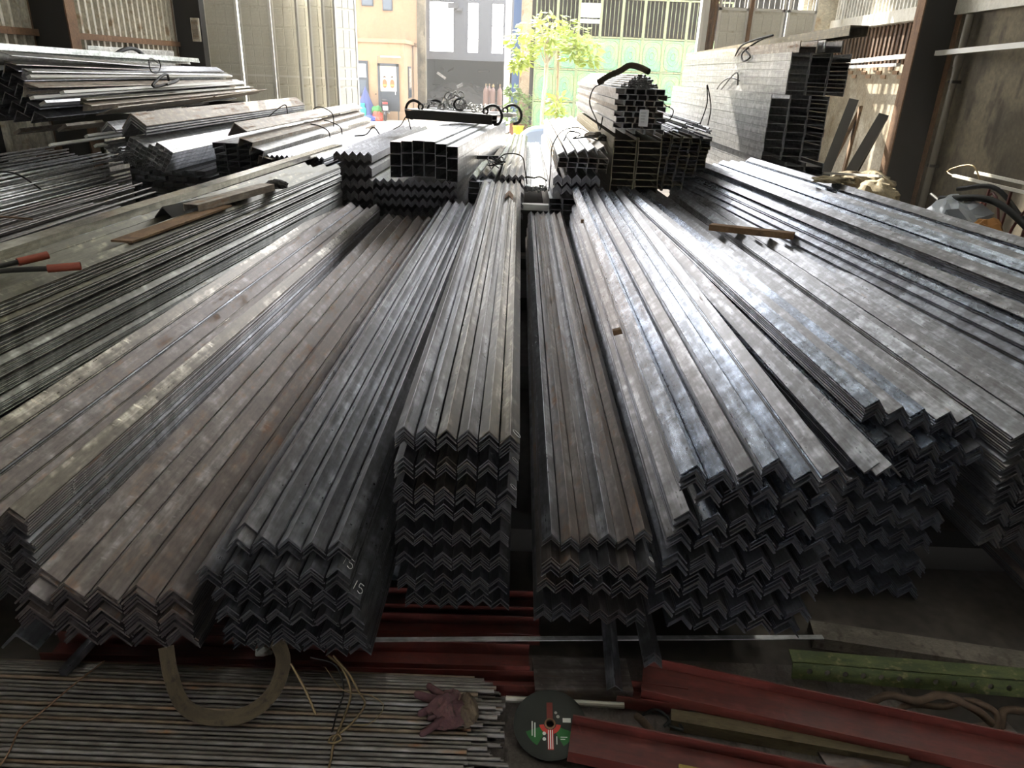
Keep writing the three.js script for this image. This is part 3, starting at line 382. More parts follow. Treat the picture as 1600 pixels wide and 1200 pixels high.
// ---------------------------------------------------------------- stacks of angle bars
const geoCache = {};
function angleGeo(a, t, L, v) { return geoCache[[a, t, L, v]] ||= bar(angleProf(a, t), L, { u0: v * 0.83, v0: v * 0.137 }); }
const spare = []; // bars that lie nested out of sight: [matrix, tone]
const rs = rng(4242);
function angleStack(o) {
  const { desc, tone, x, z, k = 0, top, cols, a, t, tiers, mats, L = 6, quota, dv = t * 1.5, pitch = a * 1.414 + 0.0012, lean = 0, group } = o;
  const th = -Math.atan(k), c = Math.cos(th), s = Math.sin(th), list = [], byKey = {};
  let y = top;
  tiers.forEach((T, ti) => {
    const n = T.n, nc = T.cols ?? cols, x0 = T.dx ?? 0, dz = T.dz ?? 0;
    y -= T.gap ?? 0;
    for (let l = 0; l < n; l++) {
      for (let ci = 0; ci < nc; ci++) {
        const dr = T.drop ? T.drop[ci] || 0 : 0; if (l < dr) continue;
        const lx = x0 + (ci - (nc - 1) / 2) * (T.pitch ?? pitch) + rr(-0.0012, 0.0012, rs), lz = dz + rr(-0.012, 0.012, rs) + (T.stag ? T.stag(ci, l) : 0);
        const bend = (o.rise ?? 0) * (ci - (nc - 1) / 2);
        list.push({ ti, l: l - dr, ci, p: [x + lx * c + lz * s, y - l * dv + bend + rr(-0.0008, 0.0008, rs), z - lx * s + lz * c], roll: lean + rr(-0.012, 0.012, rs), yaw: th + rr(-0.0012, 0.0012, rs), v: Math.floor(rs() * 6), mt: Math.floor(rs() * mats.length) });
      }
    }
    y -= n * dv;
  });
  const score = b => b.l + b.ti * 0.55 + (b.ti === 0 && b.l === 0 ? -10 : 0);
  const order = list.map((b, i) => [score(b), i]).sort((p, q) => p[0] - q[0] || p[1] - q[1]);
  order.forEach(([, i], rank) => {
    const b = list[i];
    if (rank < quota) {
      const m = mesh('angle_bar', angleGeo(a, t, L, b.v), mats[b.mt]); m.name = m.name; m.position.set(...b.p); m.rotation.set(0, b.yaw, b.roll, 'YXZ');
      const lab = b.ti === 0 && b.l === 0 ? `${tone} angle, ${ord(b.ci + 1)} ridge from left on top of ${desc}` : `${tone} angle, ${ord(b.ci + 1)} across, ${ord(b.ti + 1)} tier down, ${ord(b.l + 1)} layer, ${desc}`;
      tag(m, lab, 'angle bar', group ?? ('angle bars of ' + desc)); byKey[[b.ti, b.l, b.ci]] = m;
    } else {
      const q = new THREE.Quaternion().setFromEuler(new THREE.Euler(0, b.yaw, b.roll, 'YXZ'));
      spare.push([new THREE.Matrix4().compose(V(...b.p), q, V(a / 0.05, a / 0.05, L / 6)), mats[b.mt].userData.tone || [1, 1, 1]]);
    }
  });
  return byKey;
}
for (const [k, v] of Object.entries({ mill: [1, 1, 1], brown: [1.05, 0.92, 0.84], chat: [1.05, 0.98, 0.88], blue: [1.1, 1.14, 1.22], olive: [1, 0.97, 0.8] })) M[k].userData.tone = v;
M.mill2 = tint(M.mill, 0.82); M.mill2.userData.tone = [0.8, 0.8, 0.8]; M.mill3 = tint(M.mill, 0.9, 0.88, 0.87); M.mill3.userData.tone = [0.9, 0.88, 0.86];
M.brown2 = tint(M.brown, 0.9, 0.86, 0.84); M.brown2.userData.tone = [0.9, 0.8, 0.74]; M.blue2 = tint(M.blue, 0.86, 0.88, 0.92); M.blue2.userData.tone = [0.9, 0.92, 1];
M.olive2 = tint(M.olive, 0.86); M.olive2.userData.tone = [0.85, 0.83, 0.7];
const T = (n, gap, o = {}) => ({ n, gap, ...o });
// brown stack at lower left
const s1 = angleStack({ desc: 'the low brown stack', tone: 'brown', x: -1.19, z: -1.72, k: 0.004, top: 0.575, cols: 5, a: 0.074, t: 0.0058, mats: [M.brown, M.brown2, M.brown], quota: 24, dv: 0.0118,
  tiers: [T(5, 0, { dz: 0.02, stag: (c, l) => c == 0 && l < 2 ? -0.06 : 0 }), T(6, 0.006, { dz: 0.03 }), T(4, 0.02, { cols: 4, dx: 0.05, dz: 0.0 })] });
// left of it, running out of the frame
const s0 = angleStack({ desc: 'the grey stack beside the brown one', tone: 'grey', x: -1.86, z: -2.0, k: 0.013, top: 0.64, cols: 6, a: 0.063, t: 0.0048, dv: 0.0095, mats: [M.chat, M.brown, M.mill3], quota: 18,
  tiers: [T(9, 0, { drop: [1, 4, 0, 3, 5, 1] }), T(6, 0.012), T(6, 0.02), T(6, 0.02, { dx: 0.02 }), T(4, 0.02)] });
const s2 = angleStack({ desc: 'the chalk-marked stack', tone: 'dark', x: -0.665, z: -1.72, k: 0.006, top: 0.735, cols: 6, a: 0.05, t: 0.0042, mats: [M.mill, M.mill2, M.mill3], quota: 32, dv: 0.0088, pitch: 0.0745,
  tiers: [T(4, 0, { cols: 5, dx: 0.03, dz: -0.02, stag: (c, l) => c == 0 && l < 1 ? -0.07 : 0 }), T(6, 0.014, { dx: 0, dz: 0.04 }), T(5, 0.05, { dx: 0.02, dz: 0.01 }), T(4, 0.02, { dx: 0.03, dz: 0.03 }), T(6, 0.05, { dx: 0.03, dz: 0.0 }), T(5, 0.03, { dx: 0.03, dz: -0.05 })] });
const s3 = angleStack({ desc: 'the tall centre stack', tone: 'grey', x: -0.175, z: -2.13, k: -0.004, top: 0.915, cols: 6, a: 0.0475, t: 0.0038, mats: [M.mill, M.mill3, M.chat], quota: 38, dv: 0.0086, pitch: 0.0705,
  tiers: [T(7, 0, { stag: c => c == 5 ? 0.035 : 0 }), T(6, 0.04, { dx: 0.0, dz: 0.02 }), T(7, 0.042, { dx: -0.004, dz: 0.035 }), T(5, 0.042, { dz: 0.0, dx: -0.012, pitch: 0.067 }), T(6, 0.042, { dz: 0.01, dx: -0.016, pitch: 0.067 }), T(6, 0.042, { dz: 0.02, dx: -0.014, pitch: 0.067 }), T(6, 0.042, { dz: 0.03, dx: -0.012, pitch: 0.066 }), T(4, 0.036, { dz: 0.03, dx: 0.006, pitch: 0.063 })] });
const s4 = angleStack({ desc: 'the narrow low stack', tone: 'grey', x: 0.305, z: -1.98, k: -0.002, top: 0.62, cols: 6, a: 0.0435, t: 0.0035, mats: [M.mill3, M.mill, M.brown], quota: 26, dv: 0.0084, pitch: 0.0625,
  tiers: [T(4, 0, { dz: -0.01, stag: c => c == 1 ? 0.02 : c == 5 ? -0.03 : 0 }), T(6, 0.02, { dz: 0.06 }), T(5, 0.05, { dz: 0.03, dx: -0.01 }), T(6, 0.05, { dz: 0.05, dx: -0.015 })] });
const s5 = angleStack({ desc: 'the wide stack beside the narrow one', tone: 'blue-grey', x: 0.815, z: -2.02, k: 0.006, top: 0.9, cols: 6, a: 0.061, t: 0.0047, mats: [M.blue, M.blue2, M.mill, M.mill3], quota: 34, dv: 0.0098, lean: -0.1, pitch: 0.092,
  tiers: [T(6, 0, { dz: 0, drop: [0, 2, 1, 0, 2, 1], stag: c => [0.05, 0.03, 0.03, -0.03, 0.02, 0.0][c] }), T(5, 0.022, { cols: 5, dx: 0.02, dz: 0.02 }), T(5, 0.04, { dx: 0.0, dz: 0.05 }), T(4, 0.036, { dx: -0.01, dz: 0.03 }), T(5, 0.03, { dx: -0.02, dz: 0.06 }), T(5, 0.04, { dx: -0.03, dz: 0.05 }), T(4, 0.03, { dx: -0.05, dz: 0.08 }), T(4, 0.036, { cols: 5, dx: -0.02, dz: 0.06 })] });
const s6 = angleStack({ desc: 'the rusty-ended stack under the plank', tone: 'steel', x: 1.62, z: -2.56, k: -0.043, top: 0.86, cols: 5, a: 0.0625, t: 0.0048, mats: [M.blue, M.blue2, M.mill3], quota: 30, dv: 0.0104, lean: -0.12, rise: -0.012, pitch: 0.095,
  tiers: [T(7, 0, { dz: -0.02, drop: [0, 1, 1, 0, 0] }), T(6, 0.03, { dz: 0.06, dx: 0.02 }), T(7, 0.04, { dz: 0.0, dx: -0.03 }), T(6, 0.03, { dz: 0.03, dx: -0.04 }), T(7, 0.03, { dz: 0.05, dx: -0.07 }), T(6, 0.045, { dz: 0.04, dx: -0.08 }), T(6, 0.04, { dz: 0.07, dx: -0.1 }), T(5, 0.045, { dz: 0.09, dx: -0.11 })] });
const s7 = angleStack({ desc: 'the dark stack behind the plank', tone: 'grey', x: 2.1, z: -2.4, k: -0.026, top: 0.87, cols: 5, a: 0.066, t: 0.005, dv: 0.0102, lean: -0.1, pitch: 0.099, mats: [M.mill3, M.mill, M.chat], quota: 10,
  tiers: [T(9, 0, { drop: [0, 3, 1, 3, 2] }), T(8, 0.015), T(8, 0.015), T(8, 0.02), T(8, 0.02)] });
// small ends of the same kind low down behind the rusty-ended stack
angleStack({ desc: 'the low bundle at the rusty-ended stack', tone: 'dark', x: 2.19, z: -2.3, k: -0.02, top: 0.36, cols: 4, a: 0.058, t: 0.006, mats: [M.mill2, M.brown2], quota: 8, tiers: [T(4, 0, { dz: 0.05 }), T(5, 0.03)] });
const s8 = angleStack({ desc: 'the tall stack by the concrete wall', tone: 'blue-grey', x: 2.95, z: -2.9, k: -0.087, top: 1.15, cols: 6, a: 0.07, t: 0.0052, mats: [M.blue, M.mill3, M.blue], quota: 28, dv: 0.0112, lean: -0.16, pitch: 0.108, rise: 0.014,
  tiers: [T(5, 0, { drop: [0, 2, 0, 1, 3, 0] }), ...Array.from({ length: 10 }, (_, i) => T(i < 8 ? 3 : 7, 0.014, { dx: -Math.min(0.4, 0.07 + i * 0.036), cols: 7, drop: [0, 0, 0, 0, 0, 0, 0] }))] });
const sm = angleStack({ desc: 'the tall olive stack under the cutters', tone: 'olive', x: -2.53, z: -2.1, k: 0.062, top: 1.03, cols: 6, a: 0.05, t: 0.0038, mats: [M.olive, M.olive2, M.olive], quota: 18, dv: 0.0084,
  tiers: [T(8, 0, { drop: [0, 3, 4, 1, 3, 0] }), ...Array.from({ length: 9 }, (_, i) => T(7, 0.018 + (i % 3) * 0.006, { dx: [0.01, -0.006, 0.012, 0, 0.014, -0.004, 0.01, 0.004, 0.012][i] }))] });
// three angles left lying in the gap, and one sticking out below the narrow stack
for (let i = 0; i < 3; i++) tag(aim(mesh('angle_bar', angleGeo(0.045, 0.0045, 6, i), M.mill3), [0.505, 0.25 - i * 0.008, -1.86 + i * 0.01], [0.53, 0.25 - i * 0.008, -7.86]), `grey angle bar alone in the dark gap beside the narrow stack, ${ord(i + 1)} of three nested`, 'angle bar', 'angle bars in the dark gap');
{ // a few loose angles on the right-hand face of the wide stack and a bar sunk in the gap
  tag(aim(mesh('angle_bar', angleGeo(0.063, 0.006, 6, 2), M.mill3), [1.26, 0.86, -2.1], [1.1, 0.86, -8.1]), 'dark angle bar lying in the valley between the wide stack and the rusty-ended one, upper', 'angle bar', 'angle bars between the right-hand stacks');
  tag(aim(mesh('angle_bar', angleGeo(0.063, 0.006, 6, 4), M.mill), [1.24, 0.845, -2.14], [1.09, 0.845, -8.14]), 'dark angle bar lying in the valley between the wide stack and the rusty-ended one, lower', 'angle bar', 'angle bars between the right-hand stacks');
}
// chalk marks as thin strokes on the flanges, one child of the bar each
M.chalk = plain(0xd8d8d4, 0.9);
function chalk(barMesh, strokes, x, y, zc, right = true, size = 0.02) { // strokes in flange units; right flange of a ridge-up bar
  if (!barMesh) return; const s = Math.SQRT1_2, sg = right ? 1 : -1;
  const g = strokes.map(st => tube(st.map(([u, v]) => [sg * s * (x + v * size) + sg * 0.0008, -s * (x + v * size) + 0.0008, zc + u * size]), 0.0011, 16, 4));
  mesh('chalk_mark', g, M.chalk, barMesh);
}
const ring0 = Array.from({ length: 13 }, (_, i) => [0.6 * Math.cos(i / 12 * 6.28), 0.9 * Math.sin(i / 12 * 6.28)]);
const one = [[0, -1], [0, 1]], five = [[0.9, -0.9], [0.9, 0.9], [0.1, 0.9], [0.1, -0.1], [0.3, -0.7], [0.6, -0.9]];
const fifteen = [[[1.2, 1], [1.0, -1]], [[2.6, 1], [1.9, 1], [1.8, 0.1], [2.3, 0.2], [2.6, -0.4], [2.2, -1], [1.7, -0.8]].map(p => p)].map(st => st.map(([u, v]) => [-v, u - 1.6]));
chalk(s2[[1, 0, 5]], fifteen, 0.026, 0, -0.05, true, 0.02); chalk(s2[[2, 0, 5]], fifteen, 0.026, 0, -0.04, true, 0.02);
chalk(s3[[0, 0, 5]], [ring0], 0.03, 0, -0.05); chalk(s3[[1, 0, 5]], [ring0], 0.028, 0, -0.04, true, 0.016); chalk(s3[[2, 0, 5]], [ring0], 0.028, 0, -0.04, true, 0.016);
chalk(s4[[1, 0, 5]], [ring0], 0.026, 0, -0.05, true, 0.014); chalk(s1[[2, 0, 0]], [ring0], 0.03, 0, -0.05, true, 0.016);

// ---------------------------------------------------------------- things lying on the front stacks
{ const m = tag(mesh('wooden_strip', rbox(0.66, 0.05, 0.09, 0.005), M.wood), 'brown wooden strip bridging the rusty-ended stack and the dark stack behind it', 'strip'); m.position.set(1.875, 0.895, -5.86); m.rotation.set(0, -0.48, 0.015); }
{ const m = tag(mesh('wooden_block', rbox(0.05, 0.03, 0.03, 0.004), M.wood), 'small wooden block wedged on the shaded face of the wide stack, nearer one', 'block'); m.position.set(0.535, 0.79, -3.55); m.rotation.z = 0.3; }
{ const m = tag(mesh('wooden_block', rbox(0.12, 0.03, 0.04, 0.004), M.wood), 'small dark block poking out of the far end of the wide stack', 'block'); m.position.set(0.6, 0.84, -6.3); m.rotation.y = -0.2; }
{ const m = tag(mesh('angle_offcut', bar(angleProf(0.06, 0.006), 0.3), M.rust), 'short rusty angle offcut lying on the far end of the tall centre stack', 'offcut'); m.position.set(-0.1, 0.932, -7.0); }
heap(61, 0.2, 0.04, 0.1, 2.85, 1.2, -6.8, M.sack, 'small dirty rag lying on the tall stack by the concrete wall', 'rag', 'rag');
{ // bright flat channel along the olive stack's outer edge
  tag(aim(mesh('steel_channel', bar(rect(0.12, 0.05), 7.2), M.creamBar = steel({ seed: 141, base: [206, 202, 190], light: [226, 223, 214], rust: [196, 180, 156], rustAmt: 0.3, lightAmt: 0.5, rough: 0.24, metal: 0.85 })), [-2.77, 1.04, -2.6], [-2.4, 1.04, -9.3]), 'bright pale flat steel section along the outer edge of the olive stack', 'steel section');
  tag(aim(mesh('steel_plate', bar(rect(0.13, 0.012), 1.25), M.wood), [-2.27, 1.03, -4.1], [-2.17, 1.03, -5.25]), 'brown flat plate lying on the olive stack behind the red-handled cutters', 'plate');
  tag(aim(mesh('steel_channel', bar(chanProf(0.12, 0.05, 0.006), 0.95), M.tan), [-2.27, 1.06, -5.05], [-2.05, 1.08, -5.9]), 'short tan channel offcut lying askew on the olive stack', 'offcut');
  tag(aim(mesh('angle_offcut', bar(angleProf(0.11, 0.008), 0.8), M.dark), [-2.42, 1.08, -4.95], [-2.2, 1.08, -5.75]), 'dark angle offcut beside the tan channel on the olive stack', 'offcut');
  heap(67, 0.09, 0.05, 0.09, -2.05, 1.05, -6.25, M.dark, 'small dark bundle of wire at the end of the tan channel', 'wire_bundle', 'wire');
  const t = thing('bolt_cutter', 'bolt cutter with two orange-red handles lying on the olive stack', 'cutter', [-2.5, 1.04, -3.3]), red = plain(0x8a3f2a, 0.55);
  const arm = (a, b, nm) => { const p = mesh('arm', tube([a, [(a[0] + b[0]) / 2, a[1] + 0.01, (a[2] + b[2]) / 2 - 0.01], b], 0.013, 10, 8), M.dark, t); const d = V(b[0] - a[0], b[1] - a[1], b[2] - a[2]).normalize(); mesh('handle', tube([b, [b[0] + d.x * 0.07, b[1] + d.y * 0.07, b[2] + d.z * 0.07], [b[0] + d.x * 0.14, b[1] + d.y * 0.14, b[2] + d.z * 0.14]], 0.02, 6, 10), red, p); };
  arm([-0.06, 0.01, 0.08], [0.08, 0.03, -0.12]); arm([-0.06, 0.01, 0.08], [0.26, 0.02, -0.06]); mesh('jaw', [rbox(0.16, 0.03, 0.05, 0.008, -0.12, 0.01, 0.09), rbox(0.1, 0.03, 0.03, 0.008, -0.1, 0.01, 0.14)], M.rust, t); mesh('pivot', lathe([[0, 0], [0.02, 0], [0.02, 0.03], [0, 0.03]], 10).translate(-0.06, 0.01, 0.08), M.rust, t);
}

// ---------------------------------------------------------------- the second row of stacks, beyond the front ones
const put = (name, geo, m, pos, yaw, roll, label, cat, group) => { const o = mesh(name, geo, m); o.position.set(...pos); o.rotation.set(0, yaw, roll || 0, 'YXZ'); return tag(o, label, cat, group); };
const cached = (key, f) => geoCache[key] ||= f();
const r4 = rng(31337);
// cells: a wall of like bars seen from their ends
function cellStack(o) { // rows counted from the top, columns from the left
  const { name, cat, profs, L = 6, x, y, z, k = 0, cols, rows, pw, ph, mats, what, jz = 0.05, step = 0, brick = 0 } = o, th = -Math.atan(k), c = Math.cos(th), s = Math.sin(th);
  for (let r = 0; r < rows; r++) for (let i = 0; i < cols; i++) {
    if (o.skip && o.skip(r, i)) continue;
    const lx = (i - (cols - 1) / 2) * pw + step * r + (brick && r % 2 ? brick : 0) + rr(-0.002, 0.002, r4), lz = rr(-jz, jz, r4), ci = Math.floor(r4() * 3);
    put(name, cached(name + [pw, ph, L, ci, o.key], () => bar(profs[ci % profs.length], L, { u0: ci * 0.9, v0: ci * 0.2, hole: o.hole })), mats[Math.floor(r4() * mats.length)], [x + lx * c + lz * s, y - r * ph + (o.arch ? o.arch(i) : 0), z - lx * s + lz * c], th + rr(-0.001, 0.001, r4), 0, `${what}, ${ord(r + 1)} row, ${ord(i + 1)} across`, cat, what);
  }
}
// stack of angles left of the tubes, in two tied bundles
angleStack({ desc: 'the ribbed stack left of the tubes', tone: 'grey', x: -1.9, z: -8.5, k: 0.02, top: 1.12, cols: 5, a: 0.062, t: 0.006, mats: [M.chat, M.mill3], quota: 6, L: 4.4, tiers: [T(9, 0), T(10, 0.06, { dz: 0.03 }), T(9, 0.06), T(9, 0.06), T(9, 0.06)] });
angleStack({ desc: 'the pale fine-ribbed bundle', tone: 'pale', x: -2.62, z: -8.7, k: 0.03, top: 1.03, cols: 12, a: 0.04, t: 0.004, mats: [M.galvD = tint(M.galv, 0.8)], quota: 12, L: 4.4, tiers: [T(5, 0), T(5, 0.02), T(5, 0.06), T(6, 0.06), T(6, 0.08), T(6, 0.08)] });
angleStack({ desc: 'the dark stack under the tubes', tone: 'dark', x: -1.2, z: -8.5, k: 0.02, top: 0.84, cols: 11, a: 0.062, t: 0.006, mats: [M.mill2], quota: 11, tiers: [T(6, 0), T(7, 0.05), T(7, 0.05), T(7, 0.06)] });
angleStack({ desc: 'the ribbed stack behind the centre one', tone: 'grey', x: -0.09, z: -8.55, k: 0.01, top: 0.93, cols: 4, a: 0.05, t: 0.005, mats: [M.chat, M.mill3], quota: 4, tiers: [T(6, 0), T(6, 0.05), T(6, 0.05), T(6, 0.08), T(6, 0.08)] });
angleStack({ desc: 'the ribbed pair beside the tubes', tone: 'pale', x: -0.44, z: -8.5, k: 0.035, top: 0.93, cols: 3, a: 0.066, t: 0.006, mats: [M.tan, M.galvD], quota: 3, tiers: [T(5, 0, { stag: c => -0.15 * c })] });
cellStack({ name: 'steel_channel', cat: 'channel', profs: [C(0.13, 0.06, 0.006)], x: -0.45, y: 0.82, z: -8.4, k: 0.03, cols: 2, rows: 5, pw: 0.136, ph: 0.062, mats: [M.mill], what: 'dark channel in the small pile beside the tubes' });
// square tubes, six across and three high
M.tube = steel({ seed: 111, base: [120, 122, 124], light: [168, 170, 172], rust: [110, 104, 98], rustAmt: 0.15, lightAmt: 0.4, rough: 0.34, metal: 0.75 });
{ const q = 0.118; cellStack({ name: 'square_tube', cat: 'tube', key: 'sq', profs: [rect(q, q)], hole: rect(q - 0.007, q - 0.007), L: 4.6, x: -1.01, y: 1.235, z: -7.85, k: 0.085, cols: 6, rows: 3, pw: 0.12, ph: 0.121, mats: [M.tube], what: 'large grey square steel tube', jz: 0.012, arch: i => [0, 0.012, 0.022, 0.02, 0.002, -0.02][i] }); }
{ // lifting beam with chains and hooks lying across the tubes
  const t = thing('lifting_beam', 'steel lifting beam with chains and big hooks lying across the square tubes', 'lifting beam', [-1.02, 1.385, -10.9], -0.5), pale = M.galvW = tint(M.galv, 1.15), k = M.black; t.scale.setScalar(1.12);
  mesh('beam', bar(beamProf(0.13, 0.1, 0.012, 0.014), 1.3).rotateY(-Math.PI / 2).translate(-0.65, 0.0, 0), k, t); mesh('top_plate', rbox(1.32, 0.012, 0.26, 0.004, 0, 0.062, -0.06), pale, t); mesh('second_plate', rbox(1.3, 0.05, 0.12, 0.01, 0.05, 0.05, -0.42), pale, t);
  const hookG = tube([[0, 0.06, 0], [0.05, 0.09, 0], [0.12, 0.1, 0], [0.2, 0.06, 0], [0.235, -0.02, 0], [0.2, -0.1, 0], [0.13, -0.12, 0]], 0.018, 30, 8);
  for (const [x, z, s] of [[0.52, 0, 1], [0.56, -0.42, 1], [-0.46, 0.0, -1], [-0.4, -0.4, -1]]) { const h = mesh('hook', hookG, k, t); h.position.set(x, 0.07, z); if (s < 0) h.rotation.y = Math.PI; mesh('shackle', xf(new THREE.TorusGeometry(0.035, 0.012, 8, 16), [x, 0.1, z], [0, 0, 0]), k, t); }
  const lk = new THREE.TorusGeometry(0.021, 0.0065, 6, 12).scale(1.35, 1, 1);
  for (const [x0, z0, x1, z1] of [[-0.42, -0.05, 0.0, -0.2], [-0.38, -0.36, 0.02, -0.26], [0.08, -0.14, 0.5, -0.04], [0.08, -0.24, 0.52, -0.36], [0.06, -0.2, 0.5, -0.16]]) { const n = 13, l = []; for (let i = 0; i < n; i++) { const u = i / (n - 1); l.push(xf(lk, [mix(x0, x1, u), 0.12 + 0.03 * Math.sin(u * 9), mix(z0, z1, u)], [i % 2 ? 1.4 : 0.2, Math.atan2(z0 - z1, x1 - x0), 0])); } mesh('chain', merge(l), M.galvD, t); }
  for (let i = 0; i < 9; i++) mesh('chain_link', xf(new THREE.TorusGeometry(0.035, 0.009, 6, 12).scale(1.4, 1, 1), [rr(-0.14, 0.12, r4), 0.12 + r4() * 0.16, -0.2 + rr(-0.1, 0.12, r4)], [r4() * 3, r4() * 3, r4() * 3]), M.galvD, t);
  mesh('sling_ring', xf(new THREE.TorusGeometry(0.075, 0.013, 8, 20), [0.04, 0.15, -0.16], [0.5, 0.6, 0]), k, t);
}
// bright small pipes in the gap behind the centre stack and the pale beam before them
for (let r = 0; r < 3; r++) for (let i = 0; i < 11; i++) put('thin_pipe', cached('tp' + i % 3, () => bar(circ(0.0135, 10), 6, { hole: circ(0.011, 10).reverse(), u0: (i % 3) * 0.8 })), M.galvW, [0.04 + i * 0.0275 + (r % 2) * 0.0137, 0.72 - r * 0.024, -9.1 + rr(-0.15, 0.1, r4)], -0.005, 0, `bright thin pipe in the gap behind the centre stack, ${ord(r + 1)} row, ${ord(i + 1)} across`, 'pipe', 'bright thin pipes in the gap');
tag(mesh('bearer_beam', rbox(0.36, 0.07, 0.1, 0.005, 0.19, 0.56, -8.62), M.white), 'pale bearer beam at the near end of the bright thin pipes', 'beam');
tag(mesh('bearer_beam', rbox(0.4, 0.5, 0.12, 0.005, 0.2, 0.25, -8.75), M.dark), 'dark block under the pale bearer beam', 'beam');
// pile of channels right of the gap
angleStack({ desc: 'the channel pile beside the bright pipes', tone: 'pale', x: 0.69, z: -8.35, k: 0.0, top: 1.27, cols: 5, a: 0.085, t: 0.006, mats: [M.tan, M.galvD], quota: 5, lean: -0.25, pitch: 0.112, rise: 0.012, tiers: [T(2, 0, { stag: c => (4 - c) * 0.05 })] });
cellStack({ name: 'steel_channel', cat: 'channel', key: 'g', profs: [C(0.108, 0.05, 0.005)], x: 0.7, y: 1.13, z: -8.4, cols: 5, rows: 3, pw: 0.112, ph: 0.053, step: -0.008, mats: [M.tan, M.mill3], what: 'channel near the top of the pile beside the bright pipes' });
angleStack({ desc: 'the middle of the channel pile', tone: 'dark', x: 0.64, z: -8.4, top: 0.97, cols: 5, a: 0.075, t: 0.006, mats: [M.mill], quota: 5, tiers: [T(9, 0), T(7, 0.03)] });
cellStack({ name: 'steel_channel', cat: 'channel', key: 'g2', profs: [C(0.15, 0.06, 0.006)], x: 0.57, y: 0.68, z: -8.38, cols: 3, rows: 8, pw: 0.155, ph: 0.063, step: 0.004, mats: [M.mill, M.mill2], what: 'dark channel low in the pile beside the bright pipes' });
// tall stack: beams below, channels above, thin pipes on top
M.edge = steel({ seed: 121, base: [112, 104, 84], light: [150, 142, 120], rust: [128, 100, 56], rustAmt: 0.4, lightAmt: 0.3, rough: 0.5, metal: 0.4 });
cellStack({ name: 'steel_beam', cat: 'beam', profs: [beamProf(0.26, 0.0665, 0.008, 0.012)], x: 1.27, y: 1.36, z: -8.3, cols: 2, rows: 17, pw: 0.27, ph: 0.068, mats: [M.edge], what: 'brown-edged beam in the tall mixed stack', jz: 0.02 });
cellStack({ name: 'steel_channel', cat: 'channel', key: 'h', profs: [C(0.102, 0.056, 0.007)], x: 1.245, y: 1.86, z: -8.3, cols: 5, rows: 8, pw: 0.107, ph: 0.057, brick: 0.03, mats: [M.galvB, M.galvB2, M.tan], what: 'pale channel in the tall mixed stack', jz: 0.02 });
for (let r = 0; r < 6; r++) for (let i = 0; i < 14 - r * 2; i++) put('thin_pipe', cached('tq' + i % 3, () => bar(circ(0.0135, 8), 6, { hole: circ(0.0105, 8).reverse() })), M.galvD, [1.05 + i * 0.028 + r * 0.03 + rr(-0.006, 0.006, r4), 1.905 + r * 0.022, -8.3 + rr(-0.12, 0.12, r4)], 0, 0, `thin pipe heaped on the tall mixed stack, ${ord(r + 1)} layer up, ${ord(i + 1)} across`, 'pipe', 'thin pipes on the tall stack');
{ const t = thing('paper_label', 'small white paper label on the end of the tall mixed stack', 'label', [1.3, 1.6, -8.262]); mesh('sheet', rbox(0.1, 0.17, 0.003, 0.001), M.paper, t); mesh('print_line', [0, 1, 2, 3].map(i => box(0.06 - i * 0.008, 0.006, 0.001, -0.008, 0.05 - i * 0.03, 0.002)), plain(0x9a9aa0), t); }
tag(mesh('lifting_sling', tube([[0.9, 1.93, -9.4], [1.0, 2.0, -9.3], [1.12, 2.06, -9.2], [1.22, 2.12, -9.2], [1.34, 2.1, -9.1], [1.42, 2.06, -9.0]], 0.035, 30, 8), M.strap), 'brown lifting sling lying over the top of the tall mixed stack', 'sling');
// beams nested in a dark grid with a tangle of thin bars on top
cellStack({ name: 'steel_beam', cat: 'beam', key: 'j', profs: [beamProf(0.106, 0.046, 0.006, 0.008)], x: 1.86, y: 1.39, z: -8.6, cols: 5, rows: 13, pw: 0.112, ph: 0.047, step: -0.004, mats: [M.mill3, M.edge], what: 'narrow beam in the dark grid stack' });
for (let i = 0; i < 34; i++) { const u = (i + 0.5) / 34, a = [1.6 + u * 0.52, 1.43 + 0.12 * Math.sin(u * 2.6) * r4() + 0.01, -8.55 + rr(-0.14, 0.14, r4)]; tag(aim(mesh('thin_bar', cached('tb' + i % 4, () => bar(rect(0.022, 0.012), 5.6, { u0: i % 4 })), M.mill), a, [a[0] + rr(-0.03, 0.03, r4), a[1] + 0.01, a[2] - 5.6], r4() * 3), `thin dark bar in the tangle on the dark grid stack, ${ord(i + 1)} from the left`, 'bar', 'thin bars on the dark grid stack'); }
// tall bright beam stack by the wall, in three bundles
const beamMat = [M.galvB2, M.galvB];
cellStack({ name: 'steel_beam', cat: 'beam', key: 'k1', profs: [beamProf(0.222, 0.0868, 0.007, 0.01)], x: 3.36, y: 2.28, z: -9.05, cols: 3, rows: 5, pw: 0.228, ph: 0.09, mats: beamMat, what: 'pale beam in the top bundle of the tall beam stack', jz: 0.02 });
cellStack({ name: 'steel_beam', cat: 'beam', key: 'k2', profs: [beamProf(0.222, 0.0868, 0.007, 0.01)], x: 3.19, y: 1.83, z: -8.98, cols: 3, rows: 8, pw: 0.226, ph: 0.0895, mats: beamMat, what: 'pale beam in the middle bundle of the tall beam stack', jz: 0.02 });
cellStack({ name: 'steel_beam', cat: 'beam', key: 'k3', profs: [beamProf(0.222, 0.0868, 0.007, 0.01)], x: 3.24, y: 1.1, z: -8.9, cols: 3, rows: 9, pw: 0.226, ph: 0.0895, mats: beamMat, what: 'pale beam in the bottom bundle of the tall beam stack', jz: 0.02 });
const I = (w, h) => beamProf(w, h, 0.008, 0.012);
tag(aim(mesh('steel_beam', bar(I(0.2, 0.12), 6), M.tan), [3.18, 2.38, -9.0], [3.14, 2.38, -15]), 'tan beam lying on the top bundle of the tall beam stack, nearer edge', 'beam');
